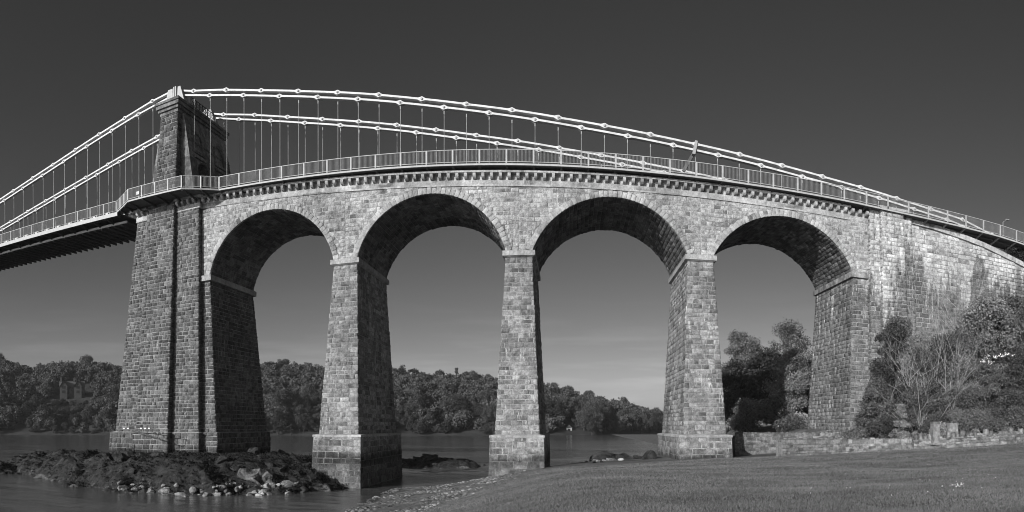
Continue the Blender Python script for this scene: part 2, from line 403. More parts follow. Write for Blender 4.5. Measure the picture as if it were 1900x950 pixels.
RIDGE = [(-400, 60), (0, 73), (60, 66), (120, 72), (220, 66), (350, 68), (500, 66), (600, 63), (740, 58), (800, 52), (870, 53), (1000, 46), (1100, 35), (1160, 30), (1230, 21), (1400, 16), (2400, 14)]
SHORE = [(-400, 520), (0, 470), (250, 440), (700, 420), (1000, 425), (1100, 440), (1230, 560), (1500, 650), (2400, 700)]
def hill_z(px, r):
    r0 = interp(SHORE, px); top = interp(RIDGE, px) - 13
    t = (r - r0) / 170
    if t < 0: return -3 * min(1, -t * 8)
    z = 2.2 * smooth(t / 0.03) + (top - 2.2) * (0.35 * smooth(t / 0.35) + 0.65 * smooth(t))
    return z
HV = []; HQ = []; pxs = list(range(-400, 2401, 40)); rs = list(range(395, 1000, 15)) 
for r in rs:
    for p in pxs:
        a = (p - PXC) / F; HV.append((r * math.sin(a), r * math.cos(a), hill_z(p, r)))
for j in range(len(rs) - 1):
    for i in range(len(pxs) - 1):
        k = j * len(pxs) + i; HQ.append((k, k + 1, k + len(pxs) + 1, k + len(pxs)))
tag(obj('hills', mesh_np('hills', HV, HQ, plain('hill_earth', 0.035, 0.95, 0.5, scale=0.1), True)), 'wooded hillside across the strait', None, kind='structure')

# ------------------------------------------------------------------ bridge profile
ZS = [(-120, 36.3), (-52, 33.10), (-42.2, 32.55), (-32, 31.95), (-21.3, 31.32), (-14.3, 30.93), (-4.65, 30.45), (6.5, 29.98), (17.7, 29.58), (30.1, 29.22), (33, 29.15), (75, 28.9)]
zs = lambda x: interp(ZS, x)                 # underside of the frieze
RAIL = [(-130, 38.8), (-80, 36.75), (-54, 35.62), (-50, 35.45), (-42, 35.25), (-35.8, 34.95), (-20, 34.2), (-6.5, 33.55), (7.6, 32.85), (18.4, 32.4), (29.4, 32.1), (34.4, 31.92), (44, 31.78), (51, 31.65), (56, 31.3), (80, 30.6)]
zr = lambda x: interp(RAIL, x) + 0.17               # top of the footway rail
YF, YB = 63.0, 73.7
PIERS = [(-23.7, 24.25), (-5.26, 24.0), (13.17, 23.85)]
BAYS = [(-40.87, -25.02, 24.4, 24.25, 30.85, -42.0, -23.7), (-22.38, -6.58, 24.25, 24.0, 30.3, -23.7, -5.26),
        (-3.94, 11.85, 24.0, 23.85, 29.42, -5.26, 13.17), (14.49, 30.3, 23.85, 23.5, 28.7, 13.17, 32.2)]

# piers
names = ['tapering rock-faced stone pier rising from the water beside the rocky islet', 'middle stone pier, its foot where the beach meets the lawn', 'stone pier standing on the lawn beside the garden wall']
for i, (xc, zi) in enumerate(PIERS):
    t = thing('bridge_pier', names[i], 'pier', (xc, 68, 0), 'tall tapering piers of the viaduct')
    hb, ht = 2.18, 1.32; y0b, y0t, y1b, y1t = 60.95, 63.05, 75.2, 73.6
    zt, zp = zi - 0.62, 5.5
    a = (xc - hb, xc + hb, y0b, y1b); b = (xc - ht, xc + ht, y0t, y1t)
    MB().frustum(a, zp, b, zt).build('shaft_core', JOINT, t)
    pa = (xc - 2.76, xc + 2.76, 60.0, 76.2); pb = (xc - 2.62, xc + 2.62, 60.42, 75.75)
    MB().frustum(pa, -1.2, pb, zp - 0.02).build('plinth_core', JOINT, t)
    m = Masonry(STONE)
    m.quad((a[0], a[2], zp), (a[1], a[2], zp), (b[1], b[2], zt), (b[0], b[2], zt), bonus=3)
    m.quad((a[1], a[2], zp), (a[1], a[3], zp), (b[1], b[3], zt), (b[1], b[2], zt), l=(0.7, 1.4))
    m.quad((a[0], a[3], zp), (a[0], a[2], zp), (b[0], b[2], zt), (b[0], b[3], zt), l=(0.7, 1.4))
    q = dict(h=(0.55, 0.72), l=(0.8, 1.5), proud=(0.04, 0.07))
    zb = -0.6 if i == 0 else (0.3 if i == 1 else 2.2)
    f = lambda z: (z + 1.2) / (zp + 1.18)
    lo = [pa[k] + (pb[k] - pa[k]) * f(zb) for k in range(4)]
    zp2 = zp - 0.25
    m.quad((lo[0], lo[2], zb), (lo[1], lo[2], zb), (pb[1], pb[2], zp2), (pb[0], pb[2], zp2), bonus=3, **q)
    m.quad((lo[1], lo[2], zb), (lo[1], lo[3], zb), (pb[1], pb[3], zp2), (pb[1], pb[2], zp2), **q)
    m.quad((lo[0], lo[3], zb), (lo[0], lo[2], zb), (pb[0], pb[2], zp2), (pb[0], pb[3], zp2), **q)
    m.finish(t)
    cp = MB().frustum((pb[0] - 0.08, pb[1] + 0.08, pb[2] - 0.08, pb[3] + 0.08), zp2, (pb[0] - 0.06, pb[1] + 0.06, pb[2] - 0.06, pb[3] + 0.06), zp - 0.03)
    cp.frustum((pb[0] - 0.06, pb[1] + 0.06, pb[2] - 0.06, pb[3] + 0.06), zp - 0.03, (a[0], a[1], a[2], a[3]), zp + 0.06).build('plinth_cap', ASHLAR, t)
    im = MB().frustum((b[0] - 0.08, b[1] + 0.08, b[2] - 0.1, b[3] + 0.1), zt, (b[0] - 0.30, b[1] + 0.30, b[2] - 0.34, b[3] + 0.34), zt + 0.12)
    im.box(b[0] - 0.32, b[1] + 0.32, b[2] - 0.36, b[3] + 0.36, zt + 0.12, zi).build('impost', ASHLAR, t)

# arch bays
bl = ['stone arch nearest the tower with its curved vault', 'second stone arch from the tower, above the water', 'third stone arch from the tower, above the lawn edge', 'stone arch beside the abutment, framing the dark trees']
for bi, (xa, xb, za, zb, zc, xl, xr) in enumerate(BAYS):
    t = thing('viaduct_arch', bl[bi], 'arch', ((xa + xb) / 2, 68, 24), 'round arches of the stone viaduct')
    mid, half = (xa + xb) / 2, (xb - xa) / 2
    rise = zc - (za + zb) / 2; R = (half * half + rise * rise) / (2 * rise); cz = zc - R
    th0 = math.asin(half / R)
    zoff = lambda x: (zb - za) * (x - mid) / (2 * half) * (abs(x - mid) / half)      # springings differ a little in level
    def arc(th, r): 
        x = mid + r * math.sin(th); return x, cz + r * math.cos(th) + (zoff(x) if r == R else zoff(mid + R * math.sin(th)))
    N = 48; mb = MB()
    top = lambda x: zs(x) + 1.2
    pts = [arc(-th0 + 2 * th0 * k / N, R) for k in range(N + 1)]
    # strips over the arch, front / soffit / back
    cols = [(xl, None), (xa, None)] + [(x, z) for x, z in pts] + [(xb, None), (xr, None)]
    poly = [(xl, za - 0.0)] + [(xa, za)] + pts[1:-1] + [(xb, zb), (xr, zb)]
    V = []; Fq = []
    for x, z in poly: V += [(x, YF, z), (x, YF, top(x)), (x, YB, z), (x, YB, top(x))]
    for k in range(len(poly) - 1):
        p, q = 4 * k, 4 * k + 4
        Fq += [(p, q, q + 1, p + 1), (p + 3, q + 3, q + 2, p + 2), (p + 2, q + 2, q, p), (p + 1, q + 1, q + 3, p + 3)]
    n = 4 * (len(poly) - 1); Fq += [(0, 1, 3, 2), (n + 2, n + 3, n + 1, n)]
    mb.add(V, Fq).build('wall_core', JOINT, t)
    # voussoirs
    nv = 45; ring = 0.58; vm = Masonry(ASHLAR)
    for k in range(nv):
        th = -th0 + 2 * th0 * (k + 0.5) / nv; rr = ring * (1.0 if k % 2 else 1.12)
        x, z = arc(th, R); rad = Vector((math.sin(th), 0, math.cos(th))); tan = Vector((math.cos(th), 0, -math.sin(th)))
        c = Vector((x, YF - 0.005, z)) + rad * (rr / 2 - 0.02)
        vm.stone(c, tan, Vector((0, -1, 0)), rad, 2 * (R + rr / 2) * th0 / nv - 0.025, random.uniform(0.10, 0.14), rr)
    vm.finish(t, name='voussoir')
    # spandrel courses
    m = Masonry(SPAN)
    def trim(c0, c1, hh, mid=mid, R=R, cz=cz):
        ro = R + ring * 1.05; 
        if c0.z - hh / 2 < (za if c0.x < mid else zb) - 0.3: return None
        def inside(x, z): return (x - mid) ** 2 + (z - cz) ** 2 < ro * ro
        z = c0.z + (-hh / 2 if True else 0)
        if c0.z + hh / 2 > zs((c0.x + c1.x) / 2) + 0.35: return None
        i0, i1 = inside(c0.x, z), inside(c1.x, z)
        zz = c0.z - hh * 0.3
        i0, i1 = inside(c0.x, zz), inside(c1.x, zz)
        if i0 and i1: return None
        if not i0 and not i1:
            return None if (c0.x < mid < c1.x and zz < cz + ro) else (c0, c1)
        dx = math.sqrt(max(ro * ro - (zz - cz) ** 2, 0)); c0, c1 = c0.copy(), c1.copy()
        if i0: c0.x = mid + dx
        else: c1.x = mid - dx
        return c0, c1
    zl = min(za, zb); zt = max(zs(xl), zs(xr)) + 0.4
    m.quad((xl, YF, zl), (xr, YF, zl), (xr, YF, zt), (xl, YF, zt), h=(0.38, 0.50), l=(0.5, 1.2), proud=(0.05, 0.13), trim=trim, edge=0.0)
    m.finish(t, 245)
    # vault stones
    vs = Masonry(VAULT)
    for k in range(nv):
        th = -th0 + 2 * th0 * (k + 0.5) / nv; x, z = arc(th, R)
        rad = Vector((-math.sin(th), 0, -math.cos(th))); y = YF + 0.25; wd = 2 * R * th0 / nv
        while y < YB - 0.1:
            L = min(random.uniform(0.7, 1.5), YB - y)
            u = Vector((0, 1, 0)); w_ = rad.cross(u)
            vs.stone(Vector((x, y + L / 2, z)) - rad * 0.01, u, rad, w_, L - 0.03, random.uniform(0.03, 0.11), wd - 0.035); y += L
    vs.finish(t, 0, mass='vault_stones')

# frieze, corbels and cornice: one long masonry course above the arches, split where the tower and abutment pilasters stand
t = thing('cornice_course', 'pale stone cornice with a row of corbels running above the arches', 'cornice', (0, 63, 30))
seg = np.arange(-41.9, 32.3, 2.655)
def stepx(mb, x0, x1, ya, yb, a, b, f=zs):
    mb.hexa([(x0, ya, f(x0) + a), (x1, ya, f(x1) + a), (x1, yb, f(x1) + a), (x0, yb, f(x0) + a)], [(x0, ya, f(x0) + b), (x1, ya, f(x1) + b), (x1, yb, f(x1) + b), (x0, yb, f(x0) + b)]); return mb
for k in range(len(seg) - 1):
    x0, x1 = seg[k], seg[k + 1] - 0.012
    j = random.uniform(-0.006, 0.006)
    stepx(MB(), x0, x1, YF - 0.13 + j, YF + 0.2, 0, 0.16).build('string_course', ASHLAR, t)
    stepx(MB(), x0, x1, YF - 0.10 + j, YF + 0.2, 0.16, 0.60).build('frieze_block', ASHLAR, t)
    stepx(MB(), x0, x1, YF - 0.05, YF + 0.2, 0.60, 1.19).build('corbel_wall', ASHLAR, t)
    stepx(MB(), x0, x1, YF - 0.68 + j, YF + 0.2, 1.19, 1.40).build('cornice_block', ASHLAR, t)
def corbel(x, y, parent, f=zs, pr=0.58):
    w_ = 0.15; z0 = f(x) + 0.64; z1 = f(x) + 1.185
    prof = [(y, z1), (y - pr, z1), (y - pr, z1 - 0.24)] + [(y - pr * math.cos(a), z1 - 0.24 - (z1 - 0.24 - z0) * math.sin(a)) for a in (0.4, 0.8, 1.2, 1.5)] + [(y, z0)]
    MB().prism_x(prof, x - w_, x + w_).build('corbel', ASHLAR, parent)
x = -41.6
while x < 32.0:
    corbel(x, YF - 0.04, t); x += 0.885

# road slab over the viaduct
t = thing('viaduct_roadway', 'asphalt roadway with low stone kerb wall on top of the viaduct', 'roadway', (0, 68, 31))
for x0, x1 in zip(np.arange(-43, 76, 8.5), np.arange(-34.5, 84, 8.5)):
    stepx(MB(), x0, x1 - 0.02, YF - 0.1, YB + 0.2, 1.41, 1.66, lambda x: zr(x) - 3.25).build('road_slab', ASPH, t)

# ------------------------------------------------------------------ tower and its pier
t = thing('bridge_tower', 'tall tapering stone suspension tower on its buttressed pier above the rocky islet', 'tower', (-47, 68, 0))
zp = 5.55
def lerp4(a, b, f): return tuple(a[k] + (b[k] - a[k]) * f for k in range(4))
mT = Masonry(STONE_T)
def block(name, a, z0, b, z1, faces='fr', plinth=None, mat=JOINT, **kw):
    MB().frustum(a, z0, b, z1).build(name, mat, t)
    if 'f' in faces: mT.quad((a[0], a[2], z0), (a[1], a[2], z0), (b[1], b[2], z1), (b[0], b[2], z1), bonus=3, **kw)
    if 'r' in faces: mT.quad((a[1], a[2], z0), (a[1], a[3], z0), (b[1], b[3], z1), (b[1], b[2], z1), **kw)
    if 'l' in faces: mT.quad((a[0], a[3], z0), (a[0], a[2], z0), (b[0], b[2], z1), (b[0], b[3], z1), **kw)
zt = 32.6
def lin(v0, v1, z, z0=2.0, z1=32.6): return v0 + (v1 - v0) * (z - z0) / (z1 - z0)
# jamb block under the first arch
ja = (-46, -40.0, 63.0, 75.8); jb = (-46, -40.87, 63.05, 73.6)
block('jamb_core', ja, zp, jb, 23.75, 'fr')
block('jamb_plinth', (-46, -39.6, 62.65, 76.3), 1.0, (-46, -39.65, 62.7, 76.2), zp, 'fr', h=(.55, .7))
MB().box(-46, -40.55, 62.66, 74.0, 23.75, 24.4).build('impost', ASHLAR, t)
MB().box(-46, -41.6, 63.02, 73.7, 24.4, 32.4).build('jamb_core', JOINT, t)
# flanks
fa = (-55.2, -42.0, 62.2, 75.2); fb = (-51.6, -42.1, 62.45, 74.0)
block('flank_core', fa, zp, fb, zt, 'frl')
block('flank_plinth', (-56.2, -41.7, 61.8, 75.8), 1.0, (-55.9, -41.75, 61.9, 75.6), zp, 'frl', h=(.55, .7))
# central buttress
ba = (-51.0, -46.0, 61.4, 66); bb = (-49.6, -45.4, 62.0, 66)
block('buttress_core', ba, zp, bb, 34.2, 'frl')
block('buttress_plinth', (-51.4, -45.7, 60.95, 66), 1.0, (-51.3, -45.75, 61.05, 66), zp, 'frl', h=(.55, .7))
MB().frustum((-55.95, -41.7, 61.85, 75.7), zp, fa, zp + 0.12).frustum((-51.35, -45.7, 61.0, 66), zp + .002, ba, zp + 0.13).frustum((-46, -39.6, 62.65, 76.2), zp + .001, ja, zp + 0.12).build('plinth_cap', ASHLAR, t)
# cornice pieces on both flanks
for x0, x1 in ((-51.65, -49.65), (-45.35, -42.05)):
    for a_, b_, pr in ((0, 0.16, 0.13), (0.16, 0.60, 0.10), (0.60, 1.19, 0.05), (1.19, 1.42, 0.78)):
        xx0 = x0 - (pr if x0 < -50 else 0); xx1 = x1 + (pr if x1 > -43 else 0)
        MB().box(xx0, xx1, 62.45 - pr, 64, 32.55 + a_, 32.55 + b_).build('cornice_block', ASHLAR, t)
    for x in np.arange(x0 + 0.35, x1 - 0.1, 0.8): corbel(x, 62.41, t, lambda x: 32.55)
for y in np.arange(62.9, 63.8, 0.8):
    MB().box(-42.0, -41.45, y, y + 0.3, 33.25, 33.74).build('corbel', ASHLAR, t)
# tower above the road: three legs, two portals, solid head
Z0, Z1 = 33.4, 45.0
ca = (-50.4, -42.6, 62.6, 73.2); cb = (-48.1, -44.85, 63.2, 72.9)
def sect(z): return lerp4(ca, cb, (z - Z0) / (Z1 - Z0))
zh = 39.4
s0, s1 = sect(Z0), sect(zh)
ports = ((64.4, 67.2), (69.2, 71.9))
legs = [(s0[2], ports[0][0]), (ports[0][1], ports[1][0]), (ports[1][1], s0[3])]
for k, (ya, yb) in enumerate(legs):
    y0b, y1b = (s1[2], yb) if k == 0 else ((ya, s1[3]) if k == 2 else (ya, yb))
    MB().frustum((s0[0], s0[1], ya, yb), Z0 - 1, (s1[0], s1[1], y0b, y1b), zh).build('tower_leg', TOWER_D, t)
for ya, yb in ports:     # arch heads of the portals
    c = (ya + yb) / 2; r = (yb - ya) / 2; sp = zh - r - 0.05
    for sgn in (-1, 1):
        prof = [(c + sgn * r, sp)] + [(c + sgn * r * math.cos(a), sp + r * math.sin(a)) for a in np.linspace(0.25, math.pi / 2, 6)] + [(c, zh), (c + sgn * r, zh)]
        s_ = sect(zh - 1); MB().prism_x(prof, s_[0] + 0.05, s_[1] - 0.02).build('portal_head', TOWER_D, t)
MB().frustum(s1, zh, cb, Z1).build('tower_head', TOWER_D, t)
# blind niches, bands and panels of the landward face
fx = lambda z: sect(z)[1]
for c in (65.2, 70.2):
    r = 1.05; zc_ = 42.2
    ringp = [(c + (r) * math.cos(a), zc_ + r * math.sin(a)) for a in np.linspace(0, math.pi, 13)]
    mb = MB()
    for p, q in zip(ringp[:-1], ringp[1:]): mb.bar((fx(p[1]) + 0.04, p[0], p[1]), (fx(q[1]) + 0.04, q[0], q[1]), 0.12, 0.12)
    for sg in (-1, 1): mb.bar((fx(40.4) + 0.04, c + sg * r, 40.4), (fx(zc_) + 0.04, c + sg * r, zc_), 0.12, 0.12)
    mb.bar((fx(40.4) + 0.06, c - 1.3, 40.4), (fx(40.4) + 0.06, c + 1.3, 40.4), 0.16, 0.14).build('niche_surround', TOWER_D, t)
    MB().bar((fx(39.6) + 0.1, c - 1.3, 39.7), (fx(39.6) + 0.1, c + 1.3, 39.7), 0.2, 0.18).build('band_moulding', TOWER_D, t)
MB().bar((fx(41.6) + .02, 63.4, 41.7), (fx(41.6) + .02, 72.9, 41.7), 0.06, 0.1).build('band_moulding', TOWER_D, t)
# narrow end buttresses of the upper tower
ua = (-48.25, -45.0, 61.6, 64.0); ub = (-47.75, -45.2, 62.4, 64.2)
block('end_buttress_core', ua, 34.2, ub, Z1, 'frl', h=(0.42, 0.6), l=(0.6, 1.3))
MB().frustum((-48.25, -45.0, 72.5, 74.4), 33, (-47.75, -45.2, 72.2, 73.2), Z1).build('end_buttress_core', STONE_T, t)
MB().box(-50.7, -42.5, 62.5, 73.5, 33.0, 34.2).build('tower_base_course', TOWER_D, t)
# cornice of the tower
for e, z0, z1 in ((0.0, 45.0, 45.4), (0.22, 45.4, 45.75), (0.45, 45.75, 46.2), (0.60, 46.2, 46.5)):
    MB().box(-47.85 - e * 0.7, -45.1 + e * 0.85, 62.3 - e, 73.05 + e, z0, z1).build('tower_cornice', TOWER_D, t)
for yc in (64.0, 71.0):    # saddle housings
    mb = MB(); mb.frustum((-48.0, -46.7, yc - 0.55, yc + 0.55), 46.5, (-47.5, -46.8, yc - 0.5, yc + 0.5), 48.75)
    mb.box(-46.62, -46.45, yc - 0.6, yc + 0.6, 46.5, 48.85).box(-46.35, -46.2, yc - 0.6, yc + 0.6, 46.5, 48.85)
    mb.frustum((-46.1, -44.9, yc - 0.55, yc + 0.55), 46.5, (-46.0, -45.6, yc - 0.5, yc + 0.5), 48.75).build('saddle_housing', RAILW, t)
mb = MB()                   # iron railing across the tower top
for z in (46.55, 47.5): mb.bar((-44.75, 64.6, z + .05), (-44.75, 70.4, z + .05), 0.035, 0.04)
for k, y in enumerate(np.linspace(64.6, 70.4, 10)):
    mb.bar((-44.75, y, 46.5), (-44.75, y, 47.6), 0.035, 0.035)
    if k < 9:
        mb.bar((-44.75, y, 46.65), (-44.75, y + .644, 47.5), 0.02, 0.02); mb.bar((-44.75, y, 47.5), (-44.75, y + .644, 46.65), 0.02, 0.02)
mb.build('roof_railing', DARKI, t)
MB().box(-50.6, -50.1, 60.9, 61.4, 35.5, 35.9).bar((-50.35, 61.2, 34.2), (-50.35, 61.2, 35.5), 0.05, 0.05).build('lamp_box', WHITE, t)
mT.finish(t, 298)

# bracket arm with gauge boxes on the tower plinth
g = thing('gauge_bracket', 'metal bracket arm with small white boxes on the tower pier plinth', 'bracket', (-51, 59.5, 5))
mb = MB(); P0 = U(262, 797, 59.2); P1 = U(296, 798, 58.9); P2 = U(292, 813, 59.0)
mb.bar(U(226, 797, 60.6), P1, 0.04, 0.04).bar(U(240, 799, 60.3), P2, 0.035, 0.035).bar(U(252, 799, 59.9), P2, 0.03, 0.03).bar(P1, P2, 0.035, 0.035).bar(U(270, 797, 59.1), U(280, 812, 59.0), .025, .025).build('arm', DARKI, g)
for px in (231, 238.5, 262.5, 270.5, 277.5):
    p = U(px, 796, 59.6 if px > 250 else 60.6); MB().box(p.x - 0.14, p.x + 0.14, p.y - 0.12, p.y + 0.12, p.z, p.z + 0.15).build('gauge_box', BOXW, g)

# ------------------------------------------------------------------ abutment and wing wall
t = thing('bridge_abutment', 'massive stone abutment with pilaster strips and running lime stains', 'abutment', (33, 66, 0))
mA = Masonry(STONE_W)
def blockA(a, z0, b, z1, faces='fl', nm='core', **kw):
    MB().frustum(a, z0, b, z1).build(nm, JOINT, t)
    if 'f' in faces: mA.quad((a[0], a[2], z0), (a[1], a[2], z0), (b[1], b[2], z1), (b[0], b[2], z1), bonus=2, **kw)
    if 'l' in faces: mA.quad((a[0], a[3], z0), (a[0], a[2], z0), (b[0], b[2], z1), (b[0], b[3], z1), **kw)
    if 'r' in faces: mA.quad((a[1], a[2], z0), (a[1], a[3], z0), (b[1], b[3], z1), (b[1], b[2], z1), **kw)
blockA((29.5, 36, 62.2, 75.3), 3.0, (30.3, 36, 63.0, 73.7), 22.9, 'fl', 'jamb_core', keep=lambda c: c.x < 32.6, l=(0.8, 1.6))
MB().box(29.98, 33, 62.64, 74.05, 22.9, 23.5).build('impost', ASHLAR, t)
MB().box(32.1, 36, 63.05, 73.6, 23.5, 30.5).build('jamb_core', JOINT, t)
blockA((32.0, 38.2, 61.3, 66), 3.0, (32.25, 37.6, 62.55, 66), 30.35, 'flr', 'flank_core')
blockA((33.1, 36.6, 60.4, 66), 3.0, (33.45, 36.2, 62.0, 66), 30.45, 'flr', 'buttress_core')
for e, z0, z1 in ((0.0, 30.35, 30.62), (0.3, 30.62, 30.9)):
    MB().box(32.2 - e * .5, 37.7 + e, 62.5 - e, 65, z0, z1).build('cap', ASHLAR, t)
    MB().box(33.35 - e, 36.3 + e, 61.95 - e, 62.5, z0 + .1, z1 + .11).build('cap', ASHLAR, t)
mA.finish(t, 298)

COPE = [(37.0, 30.05), (41.2, 29.8), (45.5, 29.35), (48.7, 28.9), (55.4, 27.5), (62, 25.8), (72, 23.0)]
cope = lambda x: interp(COPE, x)
t = thing('wing_wall', 'long stained stone wing wall with a curved coping falling behind the shrubs', 'wall', (50, 64, 10))
V = []; Fq = []; X = np.linspace(37.3, 72, 36)
for x in X: V += [(x, 62.2, 8), (x, YF, cope(x)), (x, 66, 8), (x, 66, cope(x))]
for k in range(35):
    p, q = 4 * k, 4 * k + 4; Fq += [(p, q, q + 1, p + 1), (p + 3, q + 3, q + 2, p + 2), (p + 1, q + 1, q + 3, p + 3)]
MB().add(V, Fq).build('wall_core', JOINT, t)
m = Masonry(STONE_W)
m.quad((37.5, 62.2, 8), (60, 62.2, 8), (60, YF, 30.1), (37.5, YF, 30.1), h=(0.45, 0.6), l=(0.7, 1.7), proud=(0.035, 0.075), keep=lambda c: c.z < cope(c.x) - 0.1)
m.finish(t, 298)
x = 37.2
while x < 66:
    L = 0.75; n = Vector((L, 0, cope(x + L) - cope(x))); up = Vector((-n.z, 0, n.x)).normalized()
    p = Vector((x, 0, cope(x))); q = p + n * 0.97
    MB().hexa([(p.x, YF - 0.28, p.z), (q.x, YF - 0.28, q.z), (q.x, 65, q.z), (p.x, 65, p.z)], [(p.x + up.x * .62, YF - 0.25, p.z + up.z * .62), (q.x + up.x * .62, YF - 0.25, q.z + up.z * .62), (q.x + up.x * .62, 65, q.z + up.z * .62), (p.x + up.x * .62, 65, p.z + up.z * .62)]).build('coping_stone', ASHLAR, t)
    x += L
# retaining wall of the approach road above the coping
t = thing('road_retaining_wall', 'shaded masonry wall carrying the approach road above the curved coping', 'wall', (50, 66, 26))
stepx(MB(), 37.5, 56, 64.2, 67, -9, 1.45, lambda x: zr(x) - 3.25).build('wall_core', JOINT, t)
stepx(MB(), 56.02, 80, 64.2, 67, -9, 1.45, lambda x: zr(x) - 3.25).build('wall_core', JOINT, t)
m = Masonry(STONE_W); m.quad((37.5, 64.2, 28), (62, 64.2, 26), (62, 64.2, 29.0), (37.5, 64.2, 30.2), proud=(.03, .06), l=(.8, 1.6)); m.finish(t)

# ------------------------------------------------------------------ footway carried on brackets along the viaduct
PATH = [(-54.3, 61.7), (64, 61.7)]
t = thing('cantilever_footway', 'pale railed footway carried on curved brackets along the viaduct and round the tower', 'footway', (0, 61.3, 31))
posts = [(-54.6, 61.7), (-53.2, 60.85), (-51.8, 60.0), (-50.4, 59.1), (-48.2, 59.1), (-46.2, 59.15), (-44.3, 59.2), (-42.4, 59.3), (-40.5, 60.5), (-38.75, 61.7)] + [(-36.07 + 2.697 * k, 61.7) for k in range(38)]
for k, (x, y) in enumerate(posts):
    z = zr(x)
    MB().box(x - 0.075, x + 0.075, y - 0.05, y + 0.05, z - 1.36, z + 0.02).build('railing_post', RAILW, t)
    yw = 63.0
    if x > -40 and x < 37:
        prof = [(y + 0.05, z - 1.42), (y + 0.05, z - 1.56), (y + 0.3, z - 1.60), (y + 0.6, z - 1.70), (62.5, z - 1.85), (62.98, z - 1.85), (62.98, z - 1.45)]
        MB().prism_x(prof, x - 0.09, x + 0.09).build('bracket', DARKI, t)
    elif x >= 37:
        MB().bar((x, y + 0.1, z - 1.5), (x, 64.2, z - 2.2), 0.08, 0.09).build('bracket', GREYP, t)
    else:
        MB().bar((x, y + 0.1, z - 1.52), (x, 62.4, z - 1.85), 0.07, 0.14).build('bracket', DARKI, t)
    if k == len(posts) - 1: break
    x2, y2 = posts[k + 1]; a = Vector((x, y, z)); b = Vector((x2, y2, zr(x2))); d = b - a
    MB().bar(a, b, 0.04, 0.03).build('top_rail', RAILW, t)
    MB().bar(a + Vector((0, 0, -1.22)), b + Vector((0, 0, -1.22)), 0.025, 0.025).build('bottom_rail', RAILW, t)
    mb = MB(); nb = max(4, int(d.length / 0.135))
    for i in range(1, nb):
        p = a + d * (i / nb); mb.bar(p + Vector((0, 0, -1.22)), p, 0.011, 0.011)
    mb.build('balusters', GREYP, t)
    # edge beam, floor and soffit of the bay
    e = Vector((0, 0, -1.48)); mb = MB(); mb.bar(a + e, b + e, 0.05, 0.085); mb.build('edge_beam', RAILW, t)
    yi = 64.3 if x >= 36 else 63.05
    if x < -40: yi = 62.4
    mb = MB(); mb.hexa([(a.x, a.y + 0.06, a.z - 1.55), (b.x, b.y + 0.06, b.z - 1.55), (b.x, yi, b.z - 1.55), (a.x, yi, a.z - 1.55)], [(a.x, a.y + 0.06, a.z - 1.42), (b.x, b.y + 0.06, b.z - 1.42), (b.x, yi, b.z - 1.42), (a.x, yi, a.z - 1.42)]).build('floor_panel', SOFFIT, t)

# ------------------------------------------------------------------ suspended deck of the main span
t = thing('suspended_deck', 'suspended deck of the main span with dark ribbed underside and pale edge beams', 'deck', (-75, 67, 34))
x = -54.3; dx = 2.45
def LV(x0, x1, y0, y1, a, b): return stepx(MB(), x0, x1, y0, y1, a, b, zr)
k = 0
while x > -108:
    x0, x1 = x - dx, x
    LV(x0 + .01, x1, 61.5, 61.62, -1.95, -1.45).build('edge_beam', RAILW, t)
    LV(x0 + .01, x1, 63.4, 63.58, -2.42, -2.12).build('main_girder', RAILW, t)
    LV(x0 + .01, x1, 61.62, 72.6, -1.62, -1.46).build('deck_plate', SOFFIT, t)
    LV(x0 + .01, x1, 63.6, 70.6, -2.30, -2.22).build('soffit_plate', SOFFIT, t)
    for xx in (x0 + 0.1, x0 + 0.1 + dx / 2):
        LV(xx, xx + 0.16, 63.6, 70.9, -2.62, -2.30).build('cross_girder', SOFFIT, t)
    p = zr(x0)
    MB().prism_x([(61.7, p - 1.63), (63.38, p - 1.63), (63.38, p - 2.3), (61.7, p - 1.95)], x0 + 0.05, x0 + 0.22).build('outrigger', SOFFIT, t)
    MB().box(x0 - 0.06, x0 + 0.06, 61.5, 61.6, p - 1.45, p).build('railing_post', RAILW, t)
    MB().bar((x0, 61.55, zr(x0)), (x1, 61.55, zr(x1)), 0.035, 0.03).build('top_rail', RAILW, t)
    mb = MB()
    for i in range(1, 16):
        q = x0 + dx * i / 16; mb.bar((q, 61.55, zr(q) - 1.3), (q, 61.55, zr(q)), 0.011, 0.011)
    mb.bar((x0, 61.55, zr(x0) - 1.25), (x1, 61.55, zr(x1) - 1.25), 0.02, 0.02).build('balusters', GREYP, t)
    c = x0 + dx / 2; z = zr(c); mb = MB()     # stiffening frame behind the railing
    mb.bar((c - 0.75, 63.6, z - 1.45), (c - 0.3, 63.6, z - 0.45), 0.09, 0.11).bar((c + 0.75, 63.6, z - 1.45), (c + 0.3, 63.6, z - 0.45), 0.09, 0.11).bar((c - 0.55, 63.6, z - 0.5), (c + 0.55, 63.6, z - 0.5), 0.09, 0.12).build('stiffener_frame', WHITE, t)
    x -= dx; k += 1

